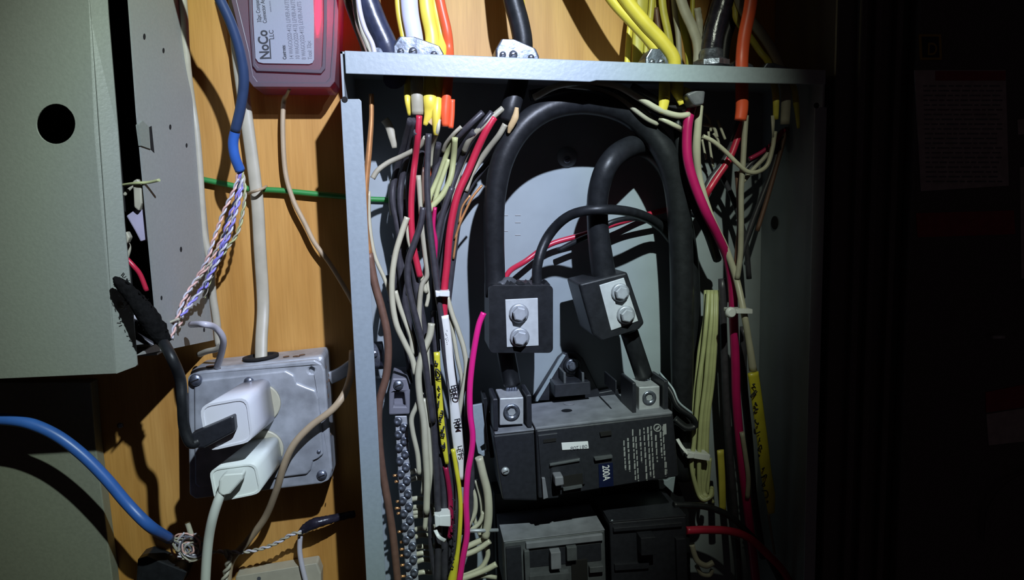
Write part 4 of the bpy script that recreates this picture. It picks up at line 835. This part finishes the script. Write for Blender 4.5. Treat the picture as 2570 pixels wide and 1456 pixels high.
plate([(344, 314), (354, 303), (370, 318), (374, 374), (351, 366)], -.001, .0012).build('latch_tab', 'beige', en)
MB().box((-0.40, yb_-.0015, zB), (pB.x-.012, yb_, zT)).build('back_panel', 'hole', en)  # near-black colour stands in for the shade inside the enclosure
MB().box((-0.40, YE, zB), (pA.x-.002, yb_, zB+.0015)).build('bottom_panel', 'beige2', en)
MB().box((-0.40, YE, zT-.0015), (pA.x-.01, yb_, zT)).build('top_panel', 'beige2', en)
MB().box((-0.402, YE, zB), (-.40, yb_, zT)).build('side_panel', 'beige2', en)
MB().box((-0.38, -.050, zB+.03), (pA.x-.030, -.046, zT-.02)).build('shade_sheet', 'hole', en)  # added black sheet, paints the shade seen through the cover's round hole
# lid
YL = -.100
ld_ = empty('enclosure_cover', W(320, 930, YL), 'loose beige steel cover with a round hole, tilted over the enclosure', 'cover')
lidp = [(-330, 955), (-330, -60), (262, -60), (276, 60), (300, 400), (322, 660), (345, 918)]
bot = [(302, 924), (290, 940), (0, 951)]
MB().pp([(-330, 960), (-330, -60), (221, -60), (226, 40), (238, 330), (258, 560), (275, 740), (292, 938), (0, 951)], YL-.002, YL-.0008, [ring(140, 311, 48, 50, 36)]).build('face', 'beige', ld_, 0.0004)
e = [(221, -60), (226, 40), (238, 330), (258, 560), (275, 740), (292, 938)]
e2 = [(266, -60), (272, 40), (296, 330), (312, 560), (330, 740), (345, 918)]
b = MB(); vv = []
for (x, y), (x2, y2) in zip(e, e2): vv += [W(x, y, YL-.002), W(x2, y2, YL+.006)]
f = [(2*i, 2*i+1, 2*i+3, 2*i+2) for i in range(len(e)-1)]
n = len(vv); b.add(vv+[v+Vector((0, .0012, 0)) for v in vv], f+[tuple(n+j for j in reversed(t)) for t in f]+[(2*i+1, n+2*i+1, n+2*i+3, 2*i+3) for i in range(len(e)-1)]+[(0, 2*len(e)-2, n+2*len(e)-2, n)]+[(0, n, n+1, 1), (n-2, n-1, 2*n-1, 2*n-2)])
b.build('folded_edge', 'beige', ld_)
c = W(303, 766, YL+.0015)
MB().lathe(c, (0, -1, 0), [(PX(9, YL), 0), (PX(9, YL), .0006), (PX(7, YL), .0008)], 16).build('screw_hole', 'greycab', ld_)
# inside bits
for i, (m, r, pts, lab) in enumerate([('creamg', 3.5, [(300, 466, -0.075), (340, 460, -0.087), (372, 458, -0.088), (400, 452, -0.092)], 'thin pale green wire end poking out of the enclosure gap'),
    ('red', 6, [(318, 650, -0.082), (335, 668, -0.082), (352, 690, -0.080), (368, 730, -0.078)], 'small red wire inside the enclosure gap'),
    ('creamd', 4, [(312, 490, -0.075), (325, 475, -0.075), (345, 465, -0.075)], 'thin dull wire crossing the gap under the pale green one'),
    ('creamd', 4, [(312, 600, -0.075), (325, 620, -0.075), (318, 650, -0.075)], 'thin dull wire above the small red one in the gap'),
    ('whitew', 8, [(330, 800, -0.082), (350, 798, -0.083), (375, 806, -0.082), (395, 820, -0.075)], 'white wire bend showing beside the cover near the black tape'),
    ('blackw', 8, [(330, 835, -0.075), (355, 850, -0.075), (390, 870, -0.075)], 'dark wire at the bottom of the enclosure gap'),
    ('creamd', 5, [(335, 872, -0.078), (370, 870, -0.078), (400, 885, -0.078)], 'pale wire at the lowest point of the enclosure gap')]):
    wire('inner_wire', m, r, pts, label=lab)
tag(MB().pp([(316, 542), (340, 525), (346, 505), (356, 510), (362, 545), (372, 592), (366, 602), (352, 607), (338, 580)], -.08, -.07).build('terminal_block', 'paper', None, .001), 'lilac-white plastic piece inside the enclosure gap', 'terminal block')
tag(MB().pp([(332, 455), (344, 448), (354, 460), (356, 510), (348, 530), (336, 520), (334, 480)], -.085, -.078).build('plastic_tag', 'creamd', None, .001), 'small off-white tag inside the enclosure gap, above the lilac piece', 'tag')
tag(MB().pp([(306, 590), (318, 580), (326, 596), (318, 612), (308, 612)], -.09, -.084).build('plastic_clip', 'creamd', None, .001), 'tiny off-white clip at the cover edge inside the gap', 'clip')
for i, pts in enumerate([[(480, 815, -0.068), (510, 814, -.095), (540, 822, -.085), (560, 850, -.075), (556, 885, -.06), (545, 920, -.045)]]):
    wire('white_cable', 'whitew', 8, pts, label='white cord looping from the enclosure down to the outlet box', cat='cord')
wire('white_wire', 'jacket', 7, [(500, 890, -.02), (520, 882, -.03), (545, 876, -.04), (558, 862, -.045)], label='cream wire tucked behind the looping white cord', cat='wire')
wire('cream_wire', 'cream', 3, [(398, 825, -0.068), (420, 812, -0.069), (450, 800, -0.069)], label='thin cream strand lying on the enclosure side', cat='wire')
# black taped bundle
bt = empty('black_charging_cable', W(470, 1100, -.08), 'black cable with a fat frayed tape wrap, plugged into the upper charger', 'cable')
wire('tape_wrap', 'fuzzy', 22, [(286, 696, -.112, 4), (298, 708, -.112, 12), (325, 735, -.112, 17), (360, 778, -.112, 22), (392, 826, -.112, 24), (415, 862, -.112, 16)], parent=bt, sides=18, lumpy=.10, sub=8)
wire('cord', 'black', 13, [(408, 855, -.113), (432, 900, -.124), (452, 950, -.118), (458, 1010, -.120), (462, 1070, -.118), (478, 1112, -.118), (500, 1108, -.116)], parent=bt, sides=12)
MB().pp([(478, 1090), (545, 1062), (586, 1044), (590, 1084), (560, 1100), (512, 1126), (482, 1126)], -.119, -.110).build('usb_plug', 'breaker', bt, 0.0015)
b = MB()
for i in range(60):
    t = random.random(); x = 292+t*115; y = 700+t*150; s = random.choice((-1, 1)); r0 = 14+12*math.sin(math.pi*t)
    p = W(x+s*r0*.75, y-s*r0*.65, -.114); b.tube([p, p+Vector((random.uniform(-.002, .002), random.uniform(-.002, .002), random.uniform(-.001, .0025)))], .0003, 4)
tag(b.build('frayed_threads', 'fuzzy', bt), kind='stuff')

# ================================================================== CLEAR PLASTIC BOX
YN = -.040
nb_ = empty('clear_plastic_box', W(730, 215, -.001), 'cloudy plastic parts box with a white sticker and a red light inside', 'plastic box')
outer = [(560, -80), (590, 40), (612, 130), (622, 200), (636, 218), (828, 219), (840, 205), (846, 120), (850, 0), (852, -80)]
MB().pp(outer, YN, -.001, [[(575, -78), (604, 40), (626, 130), (636, 190), (646, 204), (818, 206), (828, 194), (833, 120), (838, 0), (840, -78)]]).build('walls', 'cloudy', nb_, 0.0006)
MB().pp([(572, -78), (600, 40), (622, 130), (632, 196), (642, 208), (822, 210), (831, 198), (837, 120), (841, 0), (843, -78)], YN+.001, YN+.0025).build('lid', 'cloudy', nb_, 0.0006)
MB().pp([(620, -78), (626, 60), (634, 165), (644, 178), (806, 184), (816, 172), (820, 60), (820, -78)], YN-.0015, YN+.0005, [[(628, -76), (633, 60), (641, 160), (649, 170), (802, 175), (808, 166), (812, 60), (812, -76)]]).build('lid_ridge', 'cloudy', nb_, 0.0004)
st = MB().pp([(632, -78), (634, 20), (638, 100), (641, 146), (648, 156), (660, 159), (776, 161), (784, 158), (788, 150), (788, 40), (783, -78)], YN-.0005, YN+.0006).build('sticker', 'stick', nb_, 0.0002)
TY = YN-.0006
text('NoCo', 677, 149, TY, 22, -92, 'ink', st, 'sticker_lettering', .82, .75)
text('LLC', 688, 99, TY, 10, -92, 'ink', st, 'sticker_lettering', .9, .1)
MB().pp([(678, 148), (681, 148), (678, 98), (675, 98)], TY, TY+.0003).build('underline', 'ink', st)
text('32pc Compact', 656, 56, TY, 9, -93, 'ink', st, 'sticker_lettering', .72, .1)
text('Connector Assortment', 670, 58, TY, 9, -93, 'ink', st, 'sticker_lettering', .72, .1)
text('www.noco', 682, 30, TY, 5, -93, 'inkg', st, 'sticker_lettering', .8)
text('Contents:', 719, 149, TY, 8, -92, 'ink', st, 'sticker_lettering', .72, .3)
for i, s in enumerate(('14 WAGO(222-412) LEVER-NUTS', '10 WAGO(222-413) LEVER-NUTS', '8 WAGO(222-415) LEVER-NUTS', 'Total: 32pc')):
    text(s, 737+15.5*i, 149, TY, 9.5, -91.5, 'inkg', st, 'sticker_lettering', .70, .05)
# glowing lamp inside the box
lg = MB().tube([W(800, -60, -.036), W(799, 40, -.036), W(797, 95, -.036)], [PX(7, -.03), PX(9, -.03), PX(4, -.03)]).build('red_led', 'led', nb_)
pl = bpy.data.lights.new('red_led_light', 'POINT'); pl.energy = 0.17; pl.color = (1, 0.02, 0.16); pl.shadow_soft_size = 0.004
po = bpy.data.objects.new('red_led_light', pl); C.objects.link(po); po.location = W(796, 40, -.022)

# ================================================================== METAL OUTLET BOX
ob = empty('outlet_box', W(655, 1080, 0), 'galvanized steel outlet box with a rust-spotted rim, screwed to plywood', 'outlet box')
YO = -.045
bx = [(472, 940), (486, 918), (806, 886), (820, 894), (840, 1190), (830, 1216), (480, 1250), (466, 1236)]
MB().pp([(474, 930), (812, 892), (834, 1204), (474, 1246)], YO+.002, -.001).build('box_body', 'zinc', ob, 0.004, 4)
cov = MB().pp([(470, 948), (484, 934), (770, 904), (790, 902), (808, 912), (816, 930), (834, 1178), (826, 1206), (802, 1216), (490, 1254), (474, 1242)], YO-.002, YO+.002, [ring(782, 929, 7, 8, 14)]).build('cover_plate', 'zinc', ob, 0.002, 3)
MB().pp([(486, 956), (520, 952), (716, 930), (738, 942), (746, 962), (770, 972), (792, 980), (800, 1000), (812, 1140), (800, 1150), (786, 1156), (780, 1180), (770, 1192), (500, 1226), (488, 1216)], YO-.0045, YO-.001).build('raised_face', 'zinc', ob, 0.0025, 4)
for px, py, yy, r in ((492, 953, YO-.0045, 15), (625, 958, YO-.0045, 12), (808, 1192, YO-.002, 13), (800, 1134, YO-.0045, 5)):
    screw(W(px, py, yy), PX(r, yy), ob, 'silver')
kr = W(655, 896, -.025)
zk = kr.z
A = W(474, 930, YO+.002); B_ = W(812, 892, YO+.002)
def topat(px): 
    p = W(px, 900, YO+.002); t = (p.x-A.x)/(B_.x-A.x); return A.z+(B_.z-A.z)*t
p = W(655, 900, -.026); tdir = (B_-A).normalized(); upn = Vector((-tdir.z, 0, tdir.x))
c = Vector((p.x, -.026, topat(655)+.0004))
MB().lathe(c, upn, [(.0145, 0), (.0145, .0018), (.0105, .0022), (.0105, .0005)], 28).build('knockout_ring', 'hole', ob)
for px, sc_ in ((720, .0026), (745, .0022), (752, .0018), (760, .0026), (535, .004)):
    pp = W(px, 900, -.03); MB().lathe(Vector((pp.x, -.034+random.uniform(-.004, .004), topat(px)+.0002)), upn, [(sc_, 0), (sc_, .0003)], 9).build('rust_spot', 'rust', ob)
for i in range(14):
    t = random.random(); q = [W(828+10*t, 915+280*t, -.025)]; z = q[0].z
    xx = W(812, 892, YO+.002).x+(W(834, 1204, YO+.002).x-W(812, 892, YO+.002).x)*t
    MB().lathe(Vector((xx, -.02-.02*random.random(), z)), (1, 0, 0), [(.0014, 0), (.0014, .0003)], 7).build('rust_spot', 'rust', ob)
# outlet faces
for px, py in ((652, 1012), (660, 1128)):
    c = W(px, py, YO-.0045); MB().lathe(c, (0, -1, 0), [(.0165, 0), (.0165, .0018), (.0158, .0024)], 28).build('receptacle_face', 'cream', ob)
# chargers: rounded bricks pointing out of the box, leaning slightly down-left
def brick(front, back, yf, yb, label, mm, rim, name='usb_charger'):
    def rq(q, y, rr=.22, n=4):
        P = [W(x, yy, y) for x, yy in q]; out = []
        for i in range(4):
            p, a, c_ = P[i], P[i-1], P[(i+1) % 4]
            s = p+(a-p)*rr; e_ = p+(c_-p)*rr
            for k in range(n+1):
                t = k/n; out.append(s*(1-t)**2+p*2*t*(1-t)+e_*t*t)
        return out
    fr, bk = rq(front, yf), rq(back, yb); n = len(fr)
    cen = sum(fr, Vector())/n
    r = empty(name, sum(bk, Vector())/n, label, 'charger')
    b = MB(); b.add(bk+fr, [(i, (i+1) % n, n+(i+1) % n, n+i) for i in range(n)], True)
    b.add(fr+[cen+(v-cen)*.90+Vector((0, .0000, 0)) for v in fr], [(i, (i+1) % n, n+(i+1) % n, n+i) for i in range(n)])
    b.add(bk, [tuple(reversed(range(n)))])
    b.build('shell', rim, r)
    inn = [cen+(v-cen)*.90+Vector((0, .0007, 0)) for v in fr]
    b = MB(); b.add([cen+(v-cen)*.90 for v in fr]+inn, [(i, (i+1) % n, n+(i+1) % n, n+i) for i in range(n)]); b.add(inn, [tuple(range(n))])
    b.build('end_face', mm, r)
    return r
c1 = brick([(500, 1018), (622, 996), (636, 1108), (520, 1134)], [(596, 962), (676, 948), (694, 1058), (604, 1080)], -.112, -.050, 'larger white usb charger with a dark plug, in the upper socket', 'white', 'white')
MB().pp([(584, 1070), (592, 1070), (592, 1082), (584, 1082)], -.1125, -.111).build('usb_port', 'hole', c1)
c2 = brick([(524, 1178), (642, 1162), (658, 1238), (540, 1262)], [(622, 1104), (700, 1092), (712, 1164), (634, 1182)], -.104, -.050, 'smaller white usb charger with a white plug, in the lower socket', 'white2', 'white2')
wc = empty('white_charging_cable', W(560, 1230, -.105), 'white cable plugged into the smaller charger, hanging down', 'cable')
MB().pp([(548, 1206), (560, 1192), (612, 1188), (608, 1206), (578, 1240), (556, 1246), (546, 1238)], -.116, -.106).build('usb_plug', 'white2', wc, 0.0022, 3)
wire('cord', 'white2', 13, [(560, 1228, -.112, 10), (548, 1256, -.112, 12), (534, 1300, -.11), (524, 1350, -.105), (518, 1410, -.10), (514, 1480, -.095)], parent=wc, sides=14)

# ================================================================== LOWER LEFT CABINET, WHITE BOX, RIGHT CABINET
gc = empty('grey_cabinet', W(150, 1400, 0), 'flat green-grey metal cabinet in the lower left corner', 'cabinet')
MB().pp([(-300, 960), (228, 960), (240, 1120), (262, 1290), (288, 1500), (-300, 1600)], -.014, -.001).build('door', 'greycab', gc, 0.001)
wb = empty('wall_plate_box', W(720, 1440, 0), 'off-white plastic wall box peeping in at the bottom edge', 'wall box')
MB().pp([(590, 1448), (796, 1414), (806, 1440), (806, 1540), (590, 1540)], -.016, -.001).build('body', 'jacket', wb, 0.0015)
MB().lathe(W(650, 1452, -.016), (0, -1, 0), [(.0017, 0), (.0017, .0003)], 10).build('screw_hole', 'greyb', wb)
sk = tag(MB().lathe(W(302, 1068, 0), (0, -1, 0), [(.0025, 0), (.0025, .0006), (.0012, .0012)], 12).build('wood_screw', 'silver'), 'small screw head in the lit plywood below the enclosure', 'screw')
tag(MB().pp([(345, 1404), (368, 1396), (470, 1436), (450, 1480), (340, 1480)], -.02, -.001).build('dark_bracket', 'black', None, .001), 'dark shape of a bracket at the bottom edge left of the white cable', 'bracket')

YR = -.11
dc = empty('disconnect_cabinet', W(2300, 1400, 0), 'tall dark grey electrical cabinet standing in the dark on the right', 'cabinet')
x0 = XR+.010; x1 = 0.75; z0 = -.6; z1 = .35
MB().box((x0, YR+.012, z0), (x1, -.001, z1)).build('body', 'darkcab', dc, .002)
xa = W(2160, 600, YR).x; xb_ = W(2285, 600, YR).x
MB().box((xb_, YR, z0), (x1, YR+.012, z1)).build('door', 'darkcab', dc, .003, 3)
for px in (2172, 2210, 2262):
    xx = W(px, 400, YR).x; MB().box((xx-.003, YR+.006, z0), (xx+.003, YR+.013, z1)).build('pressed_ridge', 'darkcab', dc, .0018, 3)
pt = lambda l, m, n, y=YR-.0006, par=dc: MB().pp(l, y, YR+.0004).build(n, m, par)
lbw = pt([(2296, 176), (2524, 176), (2532, 466), (2312, 480)], 'labelw', 'warning_label')
MB().pp([(2348, 178), (2524, 178), (2524, 202), (2348, 202)], YR-.0009, YR-.0004).build('label_header', 'labelred', lbw)
b = MB()
for y in range(214, 462, 12):
    x = 2318+(y-214)*.03
    while x < 2505:
        l = random.uniform(8, 30); b.pp([(x, y), (min(x+l, 2516), y), (min(x+l, 2516), y+3), (x, y+3)], YR-.0009, YR-.0004); x += l+6
tag(b.build('fine_print', 'inkg', lbw), kind='stuff')
pt([(2300, 535), (2545, 528), (2548, 588), (2304, 596)], 'labelred', 'red_band')
lg2 = pt([(2308, 86), (2362, 86), (2364, 150), (2310, 150)], 'labely', 'emblem')
MB().pp([(2314, 92), (2356, 92), (2358, 144), (2316, 144)], YR-.0009, YR-.0004).build('emblem_ground', 'ink', lg2)
text('D', 2326, 138, YR-.0011, 32, 0, 'labely', lg2, 'emblem_letter', .9, .5)
l2 = pt([(2476, 1040), (2600, 1020), (2600, 1105), (2482, 1118)], 'labelw', 'warning_label')
pt([(2474, 985), (2600, 960), (2600, 1018), (2476, 1036)], 'labelred', 'red_band')
pt([(2554, 300), (2600, 296), (2600, 335), (2556, 338)], 'labelw', 'small_label')
pt([(2560, 420), (2600, 415), (2600, 690), (2564, 700)], 'labelw', 'edge_label')
MB().tube([W(2490, 846, YR-.004), W(2520, 846, YR-.006)], .0015).build('latch', 'zinc', dc)
MB().tube([W(2590, 1180, YR-.003), W(2520, 1220, YR-.004), W(2480, 1280, YR-.004), W(2470, 1360, YR-.003)], .001).build('door_seam', 'darkcab', dc)
